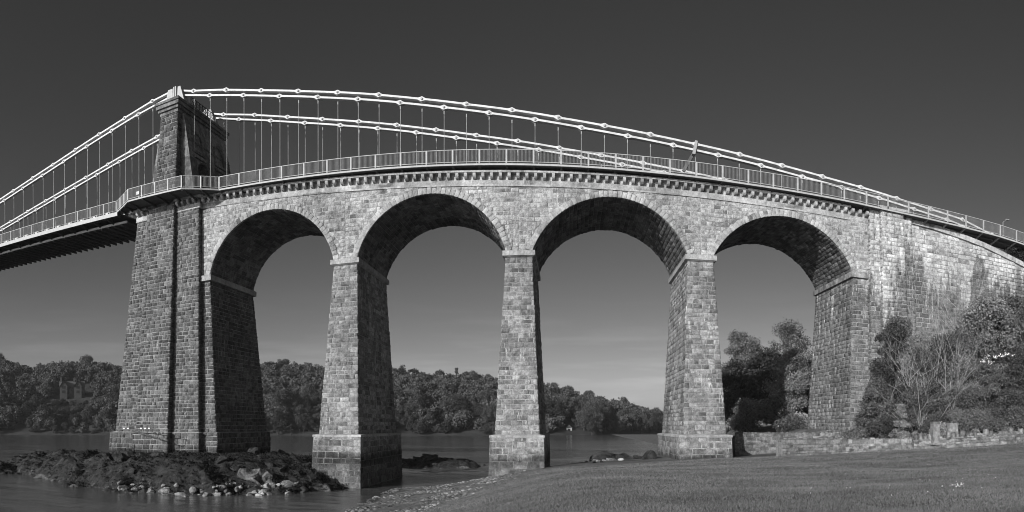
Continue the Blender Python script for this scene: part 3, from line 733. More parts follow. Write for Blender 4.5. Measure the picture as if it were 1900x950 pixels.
# ------------------------------------------------------------------ chains
CH_S = [(-47.2, 48.55), (-43.5, 47.6), (-39.1, 46.45), (-34.5, 45.15), (-29.85, 43.95), (-25.0, 42.8), (-20.3, 41.7), (-15.7, 40.62), (-10.8, 39.55), (-6.1, 38.65), (-0.5, 37.58), (4.3, 36.8), (9.1, 36.1), (13.9, 35.45), (18.9, 34.85), (24, 34.2), (29, 33.7), (33.2, 33.35), (38, 32.85), (42, 32.5), (46, 32.2), (50.5, 31.2), (55, 30.4)]
CH_M = [(-47.0, 48.6), (-50.3, 48.4), (-55.0, 47.68), (-59.9, 46.95), (-64.7, 46.22), (-69.5, 45.5), (-74.4, 44.85), (-79.4, 44.2), (-84.3, 43.6), (-89.2, 43.0), (-94.1, 42.45), (-99, 41.95), (-104, 41.5), (-109, 41.1)]
def link_mesh(L, flat=0.098, eye=0.25, th=0.24):
    P = []
    def cap(cx, sgn):
        a0 = math.asin(flat / eye)
        return [(cx + sgn * -eye * math.cos(a), eye * math.sin(a)) for a in np.linspace(-math.pi + a0 * 1.0, math.pi - a0, 13)] if False else None
    n = 10; a0 = math.asin(flat / eye)
    right = [(L / 2 + eye * math.cos(a), eye * math.sin(a)) for a in np.linspace(-(math.pi - a0 - 0.5), math.pi - a0 - 0.5, n)]
    left = [(-L / 2 - eye * math.cos(a), -eye * math.sin(a)) for a in np.linspace(-(math.pi - a0 - 0.5), math.pi - a0 - 0.5, n)]
    P = [(L / 2 - eye * 1.7, -flat)] + right + [(L / 2 - eye * 1.7, flat), (-L / 2 + eye * 1.7, flat)] + left + [(-L / 2 + eye * 1.7, -flat)]
    m = len(P); V = [(x, -th, z) for x, z in P] + [(x, th, z) for x, z in P]
    Fc = [tuple(range(m)), tuple(range(2 * m - 1, m - 1, -1))] + [((i + 1) % m, i, m + i, m + (i + 1) % m) for i in range(m)]
    return V, Fc
def pin_mesh():
    V = []; n = 10
    for y, r in ((-0.25, 0.13), (-0.33, 0.13), (-0.36, 0.07)):
        V += [(r * math.cos(2 * math.pi * k / n), y, r * math.sin(2 * math.pi * k / n)) for k in range(n)]
    Fc = [tuple(range(2 * n, 3 * n))] + [(j * n + (k + 1) % n, j * n + k, (j + 1) * n + k, (j + 1) * n + (k + 1) % n) for j in range(2) for k in range(n)]
    return mesh_from('pin', V, Fc, RAILW)
PIN = pin_mesh()
def resample(tab, step, off, x0, x1):
    sgn = 1 if x1 > x0 else -1; P = []; x = x0 + sgn * off
    ts = sorted(tab)
    while (x1 - x) * sgn > 0:
        P.append(Vector((x, 0, interp(ts, x)))); x += sgn * step
    return P
def chain(name_label, tab, Y, x_end, seed, step=4.72):
    t = thing('suspension_chain', name_label, 'chain', (tab[0][0], Y, tab[0][1]), 'eyebar chains of the suspension bridge')
    sg = 1 if x_end > -47 else -1
    base = parent_origin(t)
    for tier, (dz, off) in enumerate(((0.0, 1.2), (-0.62, 3.5))):
        P = [Vector((-46.9, 0, 48.55))] + resample(tab, step, (-39.1 + 47 - step if sg > 0 else 3.3) + (0 if tier == 0 else step * 0.5), -47, x_end)
        if (P[1] - P[0]).length < 1.0: P.pop(0)
        for k in range(len(P) - 1):
            a, b = P[k].copy(), P[k + 1].copy(); a.y = b.y = Y
            d = 0.0
            a.z += dz; b.z += dz
            if k == 0: a.z = 48.72 + dz
            L = (b - a).length; V, Fc = link_mesh(L)
            V, Fc = link_mesh(L, th=0.24 if k % 2 else 0.20); o = obj('link', mesh_from('link', V, Fc, WHITE), t, (a + b) / 2 - base)
            o.rotation_euler = (0, -math.atan2(b.z - a.z, b.x - a.x), 0)
            pn = obj('pin', PIN, o, (L / 2, 0, 0))
            zd = zr(b.x) - 1.3
            if b.z - 0.5 > zd + 0.35:
                mb = MB(); mb.bar((b.x, Y, zd), (b.x, Y, b.z - (0.9 if tier == 0 else 0.3)), 0.02, 0.02)
                mb.bar((b.x, Y, b.z - (0.95 if tier == 0 else 0.25)), (b.x, Y, b.z - (1.25 if tier == 0 else 0.62)), 0.045, 0.045).build('hanger', HANG, t)
    return t
chain('near white eyebar chain sloping from the tower down to the abutment', CH_S, 64.0, 56, 1)
chain('far white eyebar chain dipping behind the footway railing above the arches', CH_S, 71.0, 40, 2)
chain('near white eyebar chain of the main span, running off at the left', CH_M, 64.0, -108, 3)
chain('far white eyebar chain of the main span, lower one left of the tower', CH_M, 71.0, -108, 4)
t = thing('chain_clamp', 'upright clamp plates and dark strut holding the near chain above the railing', 'clamp', (11.5, 64, 34))
c = U(1290, 275, 63.9)
MB().hexa([(c.x - 0.35, 63.6, c.z - 0.7), (c.x - 0.05, 63.6, c.z - 0.75), (c.x - 0.05, 64.4, c.z - 0.75), (c.x - 0.35, 64.4, c.z - 0.7)], [(c.x - 0.05, 63.6, c.z + 0.7), (c.x + 0.22, 63.6, c.z + 0.65), (c.x + 0.22, 64.4, c.z + 0.65), (c.x - 0.05, 64.4, c.z + 0.7)]).build('clamp_plate', HANG, t)
MB().bar(U(1284, 290, 64.2), U(1268, 318, 64.4), 0.12, 0.16).build('strut', DARKI, t)
t = thing('street_lamp', 'slim street lamp leaning over the approach road at the far end', 'lamp', (50, 68, 31))
a = U(1861, 440, 68); b = U(1861, 412, 68); c = U(1868.5, 408, 68)
MB().tube([a, b], 0.06).build('pole', GREYP, t); MB().tube([b, c], 0.04).build('arm', GREYP, t)
MB().hexa([c + Vector(v) for v in ((-.3, -.15, -.1), (.35, -.15, 0), (.35, .15, 0), (-.3, .15, -.1))], [c + Vector(v) for v in ((-.3, -.12, .06), (.3, -.1, .12), (.3, .1, .12), (-.3, .12, .06))]).build('lantern', GREYP, t)
# ------------------------------------------------------------------ rocky islet under the tower
def rock_mat():
    M = Mat('weedy_rock'); P = M.pos(); g = M.n('NewGeometry'); sx = M.n('SeparateXYZ'); M.l(P, sx.inputs[0])
    n = M.noise(P, 1.4, 8, 0.7); c = M.rng(n, 0.35, 0.7, 0.014, 0.10)
    pale = M.rng(M.math('ADD', M.noise(P, 0.55, 5, 0.7), M.rng(sx.outputs[2], 0.2, 1.3, 0.10, -0.06)), 0.62, 0.70)
    c = M.mix(pale, c, M.rng(M.noise(P, 4, 5), 0.3, 0.7, 0.10, 0.30))
    h = M.math('ADD', M.noise(P, 2.5, 8, 0.7), M.math('MULTIPLY', M.noise(P, 12, 4, 0.7), 0.3))
    M.princ(c, 0.7, M.bump(h, 1.0, 0.6), 0.2); return M.m
ROCK = rock_mat()
def ridge(x, y, s):
    p = Vector((x * s, y * s, 1.7)); return 1 - 2 * abs(noise.noise(p)) + 0.5 * (1 - 2 * abs(noise.noise(p * 2.1))) + 0.25 * noise.noise(p * 4.7)
def islet(x, y):
    def blob(cx, cy, rx, ry, H, p):
        r = math.hypot((x - cx) / rx, (y - cy) / ry) + 0.10 * noise.noise((x * 0.25, y * 0.25, 4)); return H * (1 - max(r, 0.0) ** p) if r < 1.6 else -3
    z = max(blob(-41, 63, 17.0, 16.5, 3.2, 3.2), blob(-63, 60, 12, 6.2, 2.2, 2.4), blob(-72, 53, 6, 3.0, 1.0, 2), blob(-52, 57, 8, 7, 2.7, 2.6))
    z += (0.55 * ridge(x, y, 0.24) + 0.30 * ridge(x + 9, y, 0.7) + 0.16 * ridge(x, y + 5, 1.9)) * (1.0 if z < 2.5 else 0.4) - 0.35
    return max(z, -1.5)
tag(obj('rock_outcrop', grid_mesh('rock_outcrop', np.arange(-82, -20, 0.22), np.arange(44, 80, 0.22), islet, ROCK, False)), 'low weed-covered rock islet round the foot of the tower pier', 'rock')
def low_rock(x, y):
    r = math.hypot((x + 22) / 8, (y - 98) / 6) + .25 * noise.noise((x * .3, y * .3, 1)); return max(1.1 * (1 - r ** 2) + 0.45 * ridge(x, y, 0.4) + .2 * ridge(x, y, 1.5) - .4, -1)
tag(obj('rock_outcrop', grid_mesh('rock_outcrop', np.arange(-36, -8, 0.4), np.arange(88, 110, 0.4), low_rock, ROCK, False)), 'flat dark weedy reef in the water between the first two free-standing piers', 'rock')
PALE = stone_mat('pale_boulder', 0.25, 0.13, 0.3, 0.1, False); DKROCK = ROCK
def boulder_mesh(seed, mat, sub=2, amp=0.5):
    bm = bmesh.new(); bmesh.ops.create_icosphere(bm, subdivisions=sub, radius=1)
    o = Vector((seed * 3.1, seed * 1.7, 0))
    for v in bm.verts:
        p = v.co.copy(); f = 1 + amp * noise.noise(p * 1.1 + o) + amp * 0.5 * noise.noise(p * 2.6 + o)
        q = p * f
        rr_ = random.Random(seed)
        for _ in range(9):   # broken faces
            d = Vector((rr_.gauss(0, 1), rr_.gauss(0, 1), rr_.gauss(0, 1))).normalized(); e = q.dot(d) - rr_.uniform(.5, .85)
            if e > 0: q -= d * e
        v.co = q
    me = bpy.data.meshes.new('boulder'); bm.to_mesh(me); bm.free(); me.materials.append(mat); return me
BM = [boulder_mesh(i, PALE) for i in range(6)]
rb = random.Random(5); cnt = 0
for k in range(2000):
    if cnt >= 130: break
    px = rb.uniform(215, 590); y = rb.uniform(44, 60); p = U(px, 800, y)
    z = islet(p.x, y)
    if not (-0.25 < z < 0.75): continue
    o = obj('boulder', BM[rb.randrange(6)]); s = rb.choice((0.14, 0.18, 0.22, 0.28, 0.36, 0.5)) * rb.uniform(.8, 1.2)
    o.location = (p.x, y, z + 0.06); o.scale = (s * rb.uniform(.9, 1.5), s, s * rb.uniform(.6, .9)); o.rotation_euler = (rb.uniform(-.3, .3), rb.uniform(-.3, .3), rb.uniform(0, 6))
    tag(o, 'pale boulder lying along the water edge of the rocky islet', 'boulder', 'pale boulders at the edge of the islet'); cnt += 1
o = obj('boulder', boulder_mesh(31, stone_mat('big_boulder', 0.2, 0.06, 0.9, 0.3, False), 4, 0.6)); q = U(485, 885, 55); o.location = (q.x, 54.6, 0.55); o.scale = (2.5, 2.0, 2.2); o.rotation_euler = (0.2, 0.1, 2.1)
tag(o, 'largest pale broken boulder at the front of the rocky islet', 'boulder')
for (px, y, s, lab) in ((1118, 69.5, (1.9, 1.2, 0.75), 'dark weedy boulder on the bank left of the lawn pier'), (1204, 66.5, (0.8, 0.8, 0.75), 'small dark boulder at the foot of the lawn pier'), (1160, 68.5, (1.2, .8, .5), 'low grey boulder between the two dark boulders near the lawn pier')):
    p = U(px, 800, y); o = obj('boulder', boulder_mesh(int(px), DKROCK, 3, .5)); o.location = (p.x, y, max(tz(p.x, y), 1.5) + 0.4 * s[2]); o.scale = s
    tag(o, lab, 'boulder')
DRM = [boulder_mesh(300 + i, ROCK, 3, .6) for i in range(6)]
cnt = 0
for k in range(4000):
    if cnt >= 95: break
    x = rb.uniform(-78, -22); y = rb.uniform(45, 74); z = islet(x, y)
    if z < -0.1 or (-57 < x < -38 and y > 58.5): continue
    o = obj('weedy_rock', DRM[rb.randrange(6)]); s = rb.choice((.4, .5, .7, 1.0, 1.3)) * rb.uniform(.8, 1.2) * (0.6 if y > 57 else 1)
    o.location = (x, y, z - 0.1 * s); o.scale = (s * rb.uniform(1, 1.8), s, s * rb.uniform(.5, .8)); o.rotation_euler = (rb.uniform(-.4, .4), rb.uniform(-.4, .4), rb.uniform(0, 6))
    tag(o, 'dark weed-draped rock on the islet round the tower pier', 'rock', 'dark rocks of the islet'); cnt += 1
for k in range(16):
    x = -22 + rb.gauss(0, 4); y = 98 + rb.gauss(0, 2.5); o = obj('weedy_rock', DRM[rb.randrange(6)]); s = rb.uniform(.4, 1.0)
    o.location = (x, y, max(low_rock(x, y), 0) - .1); o.scale = (s * 1.6, s, s * .5); o.rotation_euler = (rb.uniform(-.4, .4), rb.uniform(-.4, .4), rb.uniform(0, 6))
    tag(o, 'dark weedy rock on the flat reef beyond the water pier', 'rock', 'rocks of the reef')
for k in range(22):
    px = rb.uniform(1075, 1222); y = rb.uniform(64.5, 69); q = U(px, 800, y); o = obj('shore_rock', (DRM + BM)[rb.randrange(12)]); s = rb.uniform(.18, .5)
    o.location = (q.x, y, tz(q.x, y) + .1 * s); o.scale = (s * 1.5, s, s * .7); o.rotation_euler = (rb.uniform(-.4, .4), rb.uniform(-.4, .4), rb.uniform(0, 6))
    tag(o, 'small rock at the edge of the bank left of the lawn pier', 'rock', 'rocks along the bank beside the lawn pier')
# seaweed: short dark fronds over the islet and the reef
r_ = np.random.default_rng(8); n_ = 70000; wx = r_.uniform(-80, -21, n_); wy = r_.uniform(45, 70, n_)
IX = np.arange(-82, -20.01, .4); IY = np.arange(44, 80.01, .4); IZ = np.array([[islet(a_, b_) for a_ in IX] for b_ in IY])
wz = IZ[((wy - 44) / .4).astype(int), ((wx + 82) / .4).astype(int)]
ok = (wz > -0.05); wx, wy, wz = wx[ok], wy[ok], wz[ok]; n_ = len(wx)
an = r_.uniform(0, 6.28, n_); L_ = r_.uniform(.08, .24, n_); hh_ = r_.uniform(.02, .16, n_)
c_ = np.stack([wx, wy, wz], 1); d1 = np.stack([np.cos(an) * L_, np.sin(an) * L_, hh_], 1); d2 = np.stack([-np.sin(an) * .05, np.cos(an) * .05, 0 * an], 1)
V = np.stack([c_ - d2, c_ + d2, c_ + d1 + d2 * .6, c_ + d1 - d2 * .6], 1).reshape(-1, 3)
tag(obj('seaweed', mesh_np('seaweed', V, np.arange(4 * n_).reshape(-1, 4), leaf('seaweed', 0.06, 0.7, 0.1))), 'matted dark seaweed over the rocks of the islet', None, kind='stuff')
# beach cobbles: beyond counting
Vs = []; Ts = []; k = 0; base_b = [np.array([v.co[:] for v in boulder_mesh(60 + i, PALE, 1).vertices]) for i in range(4)]
bt = np.array([p.vertices[:] for p in boulder_mesh(60, PALE, 1).polygons])
for i in range(22000):
    y = rb.uniform(36, 74); x = xshore(y) + rb.uniform(-1.5, 16); z = tz(x, y)
    if z < -0.25 or z > 1.75 + rb.gauss(0, .25) or noise.noise((x * .35, y * .35, 9)) < -0.12: continue
    s = 0.035 + 0.19 * rb.random() ** 5
    Vs.append(base_b[rb.randrange(4)] * np.array([s * rb.uniform(.8, 1.5), s * rb.uniform(.8, 1.4), s * .55]) + np.array([x, y, z])); Ts.append(bt + k); k += len(base_b[0])
tag(obj('beach_stones', mesh_np('beach_stones', np.concatenate(Vs), np.concatenate(Ts), stone_mat('beach_cobble', 0.18, 0.10, 0.5, 0.1, False))), 'loose cobbles and pebbles strewn over the beach below the lawn', None, kind='stuff')

# ------------------------------------------------------------------ grass
GX = np.arange(-30, 60.01, 0.5); GY = np.arange(4, 72.01, 0.5); GZ = np.array([[tz(x, y) for x in GX] for y in GY])
def tzv(x, y):
    i = np.clip((x + 30) / 0.5, 0, len(GX) - 1.01); j = np.clip((y - 4) / 0.5, 0, len(GY) - 1.01)
    i0 = i.astype(int); j0 = j.astype(int); fi = i - i0; fj = j - j0
    return (GZ[j0, i0] * (1 - fi) + GZ[j0, i0 + 1] * fi) * (1 - fj) + (GZ[j0 + 1, i0] * (1 - fi) + GZ[j0 + 1, i0 + 1] * fi) * fj
def blades(n, ymin, ymax, hgt, wid, seed):
    r = np.random.default_rng(seed)
    a = r.uniform(-0.6, 0.76, n); d = ymin * (ymax / ymin) ** r.random(n); x = d * np.sin(a); y = d * np.cos(a); z = tzv(x, y)
    ok = (z > 1.75 + r.normal(0, .2, n)) & (y < 57 - 0.55 * np.maximum(x - 20, 0)) ; x, y, z, d = x[ok], y[ok], z[ok], d[ok]; n = len(x)
    h = hgt * (0.5 + r.random(n)) * (1 + d / 40); wd = wid * (1 + d / 14); an = r.uniform(0, 6.28, n); L = r.normal(0, .5, (2, n)) * h
    cx, cy = np.cos(an) * wd, np.sin(an) * wd
    V = np.stack([np.stack([x - cx, y - cy, z - .01], 1), np.stack([x + cx, y + cy, z - .01], 1), np.stack([x + L[0], y + L[1], z + h], 1)], 1).reshape(-1, 3)
    return V, np.arange(3 * n).reshape(-1, 3)
V, T = blades(420000, 9, 60, 0.028, 0.004, 3)
tag(obj('grass', mesh_np('grass', V, T, leaf('grass_blades', 0.15, 0.4, 0.25))), 'short mown grass of the lawn', None, kind='stuff')

r_ = np.random.default_rng(21); V = []; n_ = 0
for k in range(60):
    q = U(r_.uniform(1500, 1850), 900, r_.uniform(13, 30)) if k < 30 else U(1778 + r_.normal(0, 8), 900, 14.5 + r_.normal(0, .5))
    z = tz(q.x, q.y) + .035; a_ = .018; V += [(q.x - a_, q.y, z), (q.x, q.y - a_, z), (q.x + a_, q.y, z + .01), (q.x, q.y + a_, z + .015)]; n_ += 1
tag(obj('daisies', mesh_np('daisies', V, np.arange(4 * n_).reshape(-1, 4), PETAL)), 'tiny white daisies scattered in the lawn', None, kind='stuff')

# ------------------------------------------------------------------ vegetation
def leaf_cloud(seed, blobs, n, size, up_bias=0.2):
    """n leaf quads on the shells of the blobs (cx, cy, cz, rx, ry, rz)"""
    r = np.random.default_rng(seed); B = np.array(blobs, float)
    wgt = (B[:, 3] * B[:, 4] * B[:, 5]) ** (2 / 3); idx = r.choice(len(B), n, p=wgt / wgt.sum()); b = B[idx]
    d = r.normal(size=(n, 3)); d /= np.linalg.norm(d, axis=1)[:, None]
    rad = np.clip(1 - np.abs(r.normal(0, 0.3, n)), 0.1, 1.0) * (1 + 0.16 * r.normal(size=n))
    c = b[:, :3] + d * b[:, 3:6] * rad[:, None]
    nrm = d * 0.8 + r.normal(size=(n, 3)) * 0.7 + np.array([0, 0, up_bias]); nrm /= np.linalg.norm(nrm, axis=1)[:, None]
    t1 = np.cross(nrm, r.normal(size=(n, 3))); t1 /= np.linalg.norm(t1, axis=1)[:, None] + 1e-9; t2 = np.cross(nrm, t1)
    s = size * r.uniform(0.5, 1.3, n)[:, None]; a = t1 * s; e = t2 * s * r.uniform(0.45, 0.9, n)[:, None]
    V = np.stack([c - a, c - e * 0.9 + a * 0.1, c + a, c + e], 1).reshape(-1, 3)
    return V, np.arange(4 * n).reshape(-1, 4)
def crown_blobs(seed, h0, h1, rx, n=16, shape='round', sz=(0.26, 0.42)):
    r = random.Random(seed); B = []; hc = (h0 + h1) / 2; hr = (h1 - h0) / 2
    for i in range(n):
        z = r.uniform(-0.85, 0.85)
        if shape == 'round': w_ = math.sqrt(1 - z * z)
        elif shape == 'cone': w_ = (1 - (z + 1) / 2) * 1.0 + 0.08
        else: w_ = math.sqrt(max(1 - z * z, 0)) * (0.75 + 0.4 * (z < 0))
        a = r.uniform(0, 6.28); k = math.sqrt(r.random()) * 0.78 * w_
        s = r.uniform(*sz) * rx * (0.6 if shape == 'cone' else 1)
        B.append((k * rx * math.cos(a), k * rx * math.sin(a), hc + z * hr * 0.82, s, s, s * r.uniform(0.7, 0.95)))
    return B
def limbs(mb, seed, h0, blobs, r0):
    r = random.Random(seed); top = max(b[2] for b in blobs) * 0.8
    pts = [Vector((r.uniform(-.1, .1) * i, r.uniform(-.1, .1) * i, top * i / 5)) for i in range(6)]
    mb.tube([Vector((0, 0, -0.6))] + pts[1:], [r0 * 1.25] + [r0 * (1 - i / 6.5) for i in range(1, 6)], 7)
    for b in blobs:
        c = Vector(b[:3]); s = pts[min(5, max(1, int(5 * (c.z * 0.62) / top)))]
        mid = s.lerp(c, 0.5) + Vector((r.uniform(-.3, .3), r.uniform(-.3, .3), -0.06 * (c - s).length))
        mb.tube([s, mid, c], [r0 * 0.35, r0 * 0.22, r0 * 0.06], 5)
def tree(name, label, loc, h, rx, mat, seed, n=9000, size=0.2, h0=None, shape='round', nb=20, group=None, bark_=BARK, cat='tree', trunk=True, zs_=None):
    t = thing(name, label, cat, loc, group)
    B = crown_blobs(seed, h * 0.22 if h0 is None else h0, h, rx, nb * 2 if shape != 'cone' else nb, shape, (0.16, 0.36) if shape != 'cone' else (.26, .42))
    V, Q = leaf_cloud(seed, B, n, size)
    o = obj('crown', mesh_np('crown', V, Q, mat), t)
    if trunk:
        mb = MB(); limbs(mb, seed, h0, B, 0.018 * h + 0.04)
        me = mesh_from('trunk', mb.V, mb.F, bark_); obj('trunk', me, t)
    return t
# the far wood: individuals for the trees that show largest, one mass behind
def far_tree(seed, conifer=False):
    B = crown_blobs(seed, 0.5 if conifer else 1.0, 15.0, 4.2 if conifer else 6.6 + (seed % 3), 24 if conifer else 46, 'cone' if conifer else ('round' if seed % 2 else 'full'), (0.14, 0.3))
    V, Q = leaf_cloud(seed, B, 6500, 0.33 if not conifer else 0.32)
    mb = MB(); mb.tube([(0, 0, -2), (0, 0, 5), (0, 0, 9)], [.4, .3, .15], 5)
    tv = np.array([v[:] for v in mb.V]); tq = np.array([f for f in mb.F if len(f) == 4])
    return mesh_np('wood_tree', np.concatenate([V, tv]), np.concatenate([Q, tq + len(V)]), LEAF_FAR)
FT = [far_tree(900 + i) for i in range(8)] + [far_tree(950, True), far_tree(951, True)]
rf = random.Random(12); spots = []
for ring in range(15):
    for a in range(150):
        px = -60 + a * 9.2 + rf.uniform(-5, 5); 
        if px > 1290: continue
        r0 = interp(SHORE, px); r = r0 + 3 + ring * 11.5 + rf.uniform(-5, 5)
        if rf.random() < 0.33: continue
        spots.append((ring, px, r))
def hidden(px): return 232 < px < 478 or 606 < px < 722 or 925 < px < 990 or 1240 < px < 1335
vis = [s for s in spots if not hidden(s[1])]; hid = [s for s in spots if hidden(s[1])]
def fpos(px, r):
    a = (px - PXC) / F; return (r * math.sin(a), r * math.cos(a), hill_z(px, r))
vis.sort(key=lambda s: (s[0] not in (0, 1, 2, 3, 13, 14), rf.random()))
ind = vis[:285]; rest = vis[285:] + hid
def inhouse(px, r): return 92 < px < 178 and r < 545
for ring, px, r in ind:
    v = rf.randrange(8) if rf.random() < 0.86 else 8 + rf.randrange(2)
    o = obj('wood_tree', FT[v]); o.location = fpos(px, r); s = rf.uniform(0.5, 1.3) * (0.75 if ring == 0 else 1)
    if inhouse(px, r): s *= 0.62 if r < 494 else 0.0
    if 1036 < px < 1078 and ring < 2: s = 0
    if s == 0: bpy.data.objects.remove(o); continue
    o.scale = (s * rf.uniform(.85, 1.2), s * rf.uniform(.85, 1.2), s * rf.uniform(.75, 1.35)); o.rotation_euler = (0, 0, rf.uniform(0, 6.28))
    zone = 'left of the tower' if px < 240 else ('between tower and water pier' if px < 615 else ('seen under the second arch' if px < 930 else 'seen under the third arch'))
    row = 'at the water edge of the far wood' if ring < 2 else ('on the lower slope of the far wood' if ring < 4 else ('on the skyline of the far wood' if ring > 12 else 'midway up the far wood'))
    look = 'pointed conifer' if v > 7 else ('big spreading tree' if s > 1.05 else ('small bushy tree' if s < 0.62 else 'rounded leafy tree'))
    tag(o, '%s %s, %s' % (look, row, zone), 'tree', 'trees of the wood across the strait')
for k in range(22):     # garden shrubs below the house
    px = rf.uniform(94, 178); r = rf.uniform(474, 499); o = obj('garden_shrub', FT[rf.randrange(8)]); o.location = fpos(px, r); s = rf.uniform(.26, .42); o.scale = (s * 1.3, s * 1.3, s); o.rotation_euler = (0, 0, rf.uniform(0, 6))
    tag(o, 'low shrub on the slope just below the gabled house', 'shrub', 'shrubs below the gabled house')
Vs = []; Qs = []; k = 0
lowV = [leaf_cloud(980 + i, crown_blobs(980 + i, 1.0, 15, 7.0, 16), 520, 1.05) for i in range(5)]
for ring, px, r in rest:
    if inhouse(px, r) and r >= 492 or (1036 < px < 1078 and ring < 2): continue
    V, Q = lowV[rf.randrange(5)]; s = rf.uniform(0.62, 1.1) * (0.6 if inhouse(px, r) else 1); an = rf.uniform(0, 6.28); Rm = np.array([[math.cos(an), math.sin(an), 0], [-math.sin(an), math.cos(an), 0], [0, 0, 1]])
    Vs.append(V @ Rm * s + np.array(fpos(px, r))); Qs.append(Q + k); k += len(V)
tag(obj('woodland', mesh_np('woodland', np.concatenate(Vs), np.concatenate(Qs), LEAF_FAR)), 'mass of treetops filling the wooded hillside across the strait', None, kind='stuff')

# gabled house among the trees of the hill, boathouse at the shore
hp = Vector(fpos(134, 508)); hz = 6.4 + (790 - 731) / F * 508
t = thing('gabled_house', 'gabled house with chimneys half hidden in the hillside wood', 'house', (hp.x, hp.y, hz))
ang = math.atan2(hp.x, hp.y)
def HB(pts_fn): pass
ex = Vector((math.cos(-ang), math.sin(-ang), 0)); ey = Vector((-ex.y, ex.x, 0))
def hx(a, b, c): return Vector((hp.x, hp.y, hz)) + ex * a + ey * b + Vector((0, 0, c))
WALLH = plain('house_render', 0.085, 0.8, 0.15)
def hbox(x0, x1, y0, y1, z0, z1): return MB().hexa([hx(x0, y0, z0), hx(x1, y0, z0), hx(x1, y1, z0), hx(x0, y1, z0)], [hx(x0, y0, z1), hx(x1, y0, z1), hx(x1, y1, z1), hx(x0, y1, z1)])
hbox(-10, 10, 0, 9, -6, 6).build('wall', WALLH, t)
MB().add([hx(-10.5, -.6, 6), hx(10.5, -.6, 6), hx(10.5, 9.6, 6), hx(-10.5, 9.6, 6), hx(-10.5, 4.5, 10.5), hx(10.5, 4.5, 10.5)], [(0, 1, 5, 4), (2, 3, 4, 5), (0, 4, 3), (1, 2, 5), (3, 2, 1, 0)]).build('roof', SLATE, t)
for cx in (-7, 4.5):
    MB().add([hx(cx - 3, -2.5, -6), hx(cx + 3, -2.5, -6), hx(cx + 3, 3, -6), hx(cx - 3, 3, -6), hx(cx - 3, -2.5, 6), hx(cx + 3, -2.5, 6), hx(cx + 3, 3, 6), hx(cx - 3, 3, 6), hx(cx, -2.5, 10.8), hx(cx, 3, 10.8)], [(0, 1, 5, 4), (1, 2, 6, 5), (3, 0, 4, 7), (4, 5, 8), (6, 7, 9), (2, 3, 7, 6)]).build('gable', WALLH, t)
    MB().add([hx(cx - 3.5, -3, 5.6), hx(cx, -3, 11.2), hx(cx + 3.5, -3, 5.6), hx(cx - 3.5, 4, 5.6), hx(cx, 4, 11.2), hx(cx + 3.5, 4, 5.6)], [(0, 1, 4, 3), (1, 2, 5, 4)]).build('gable_roof', SLATE, t)
    for wz in (0.5, 4.2):
        hbox(cx - 1.1, cx + 1.1, -2.62, -2.5, wz, wz + 2.2).build('window', GLASS, t)
for cx in (-1.5, 8.5): hbox(cx - .9, cx + .9, -0.12, 0, 1, 4).build('window', GLASS, t)
for cx, z in ((-9.2, 14), (1.5, 13)): hbox(cx - .7, cx + .7, 3.7, 5.3, 6, z).build('chimney', WALLH, t)
bp = U(1056, 806, 446); t = thing('boathouse', 'tiny white boathouse at the foot of the far wood', 'boathouse', (bp.x, bp.y, 1.0))
X0, Y0 = bp.x, bp.y
MB().box(X0 - 1.9, X0 + 1.9, Y0 - 2, Y0 + 3, 0.0, 4.9).build('wall', BOXW, t)
MB().prism_y([(X0 - 2.5, 4.8), (X0 + 2.5, 4.8), (X0, 7.0)], Y0 - 2.3, Y0 + 3.3).build('roof', SLATE, t)
MB().box(X0 - .8, X0 + .8, Y0 - 2.08, Y0 - 2, 2.0, 4.2).build('door', GLASS, t)

# trees seen through the last arch
def TP(px, y): p = U(px, 800, y); return (p.x, y, tz(p.x, y))
tree('dark_tree', 'dense dark evergreen tree seen through the last arch, beside the lawn pier', TP(1378, 122), 21.8, 6.2, LEAF_MD, 21, 30000, 0.18, 0.3, 'full', 36)
tree('dark_tree', 'tall loose-crowned tree behind the pale one, seen through the last arch', TP(1462, 124), 24.0, 6.0, LEAF_MD, 22, 15000, 0.16, 3.0, 'round', 34)
tree('pale_tree', 'pale spreading tree beside the abutment, seen through the last arch', TP(1468, 90), 12.6, 4.6, LEAF_LT, 23, 15000, 0.14, 1.2, 'full', 28)
tree('dark_tree', 'black shaded tree in the gap between the two tall ones under the last arch', TP(1420, 114), 16.0, 6.2, LEAF_DK, 24, 14000, 0.24, 0.3, 'full', 24)
tree('dark_tree', 'dark tree hard against the abutment under the last arch', TP(1503, 114), 15.5, 5.0, LEAF_DK, 25, 12000, 0.22, 0.5, 'full', 22)
tree('dark_tree', 'lower dark tree close beside the lawn pier under the last arch', TP(1354, 116), 14.0, 5.4, LEAF_DK, 29, 16000, 0.2, 0.3, 'full', 22)
tree('dark_bush', 'low layered bush at the foot of the dark trees under the last arch', TP(1383, 96), 6.5, 4.0, LEAF_SH, 26, 9000, 0.15, 0.0, 'full', 18, cat='bush')
tree('dark_bush', 'low bush closing the gap behind the standing person', TP(1432, 92), 4.5, 4.0, LEAF_SH, 28, 8000, 0.15, 0.0, 'full', 18, cat='bush')
tree('dark_bush', 'clipped low bush beside the standing person behind the garden wall', TP(1476, 79), 1.9, 3.0, LEAF_SH, 27, 6000, 0.10, -0.3, 'full', 16, cat='bush', trunk=False)
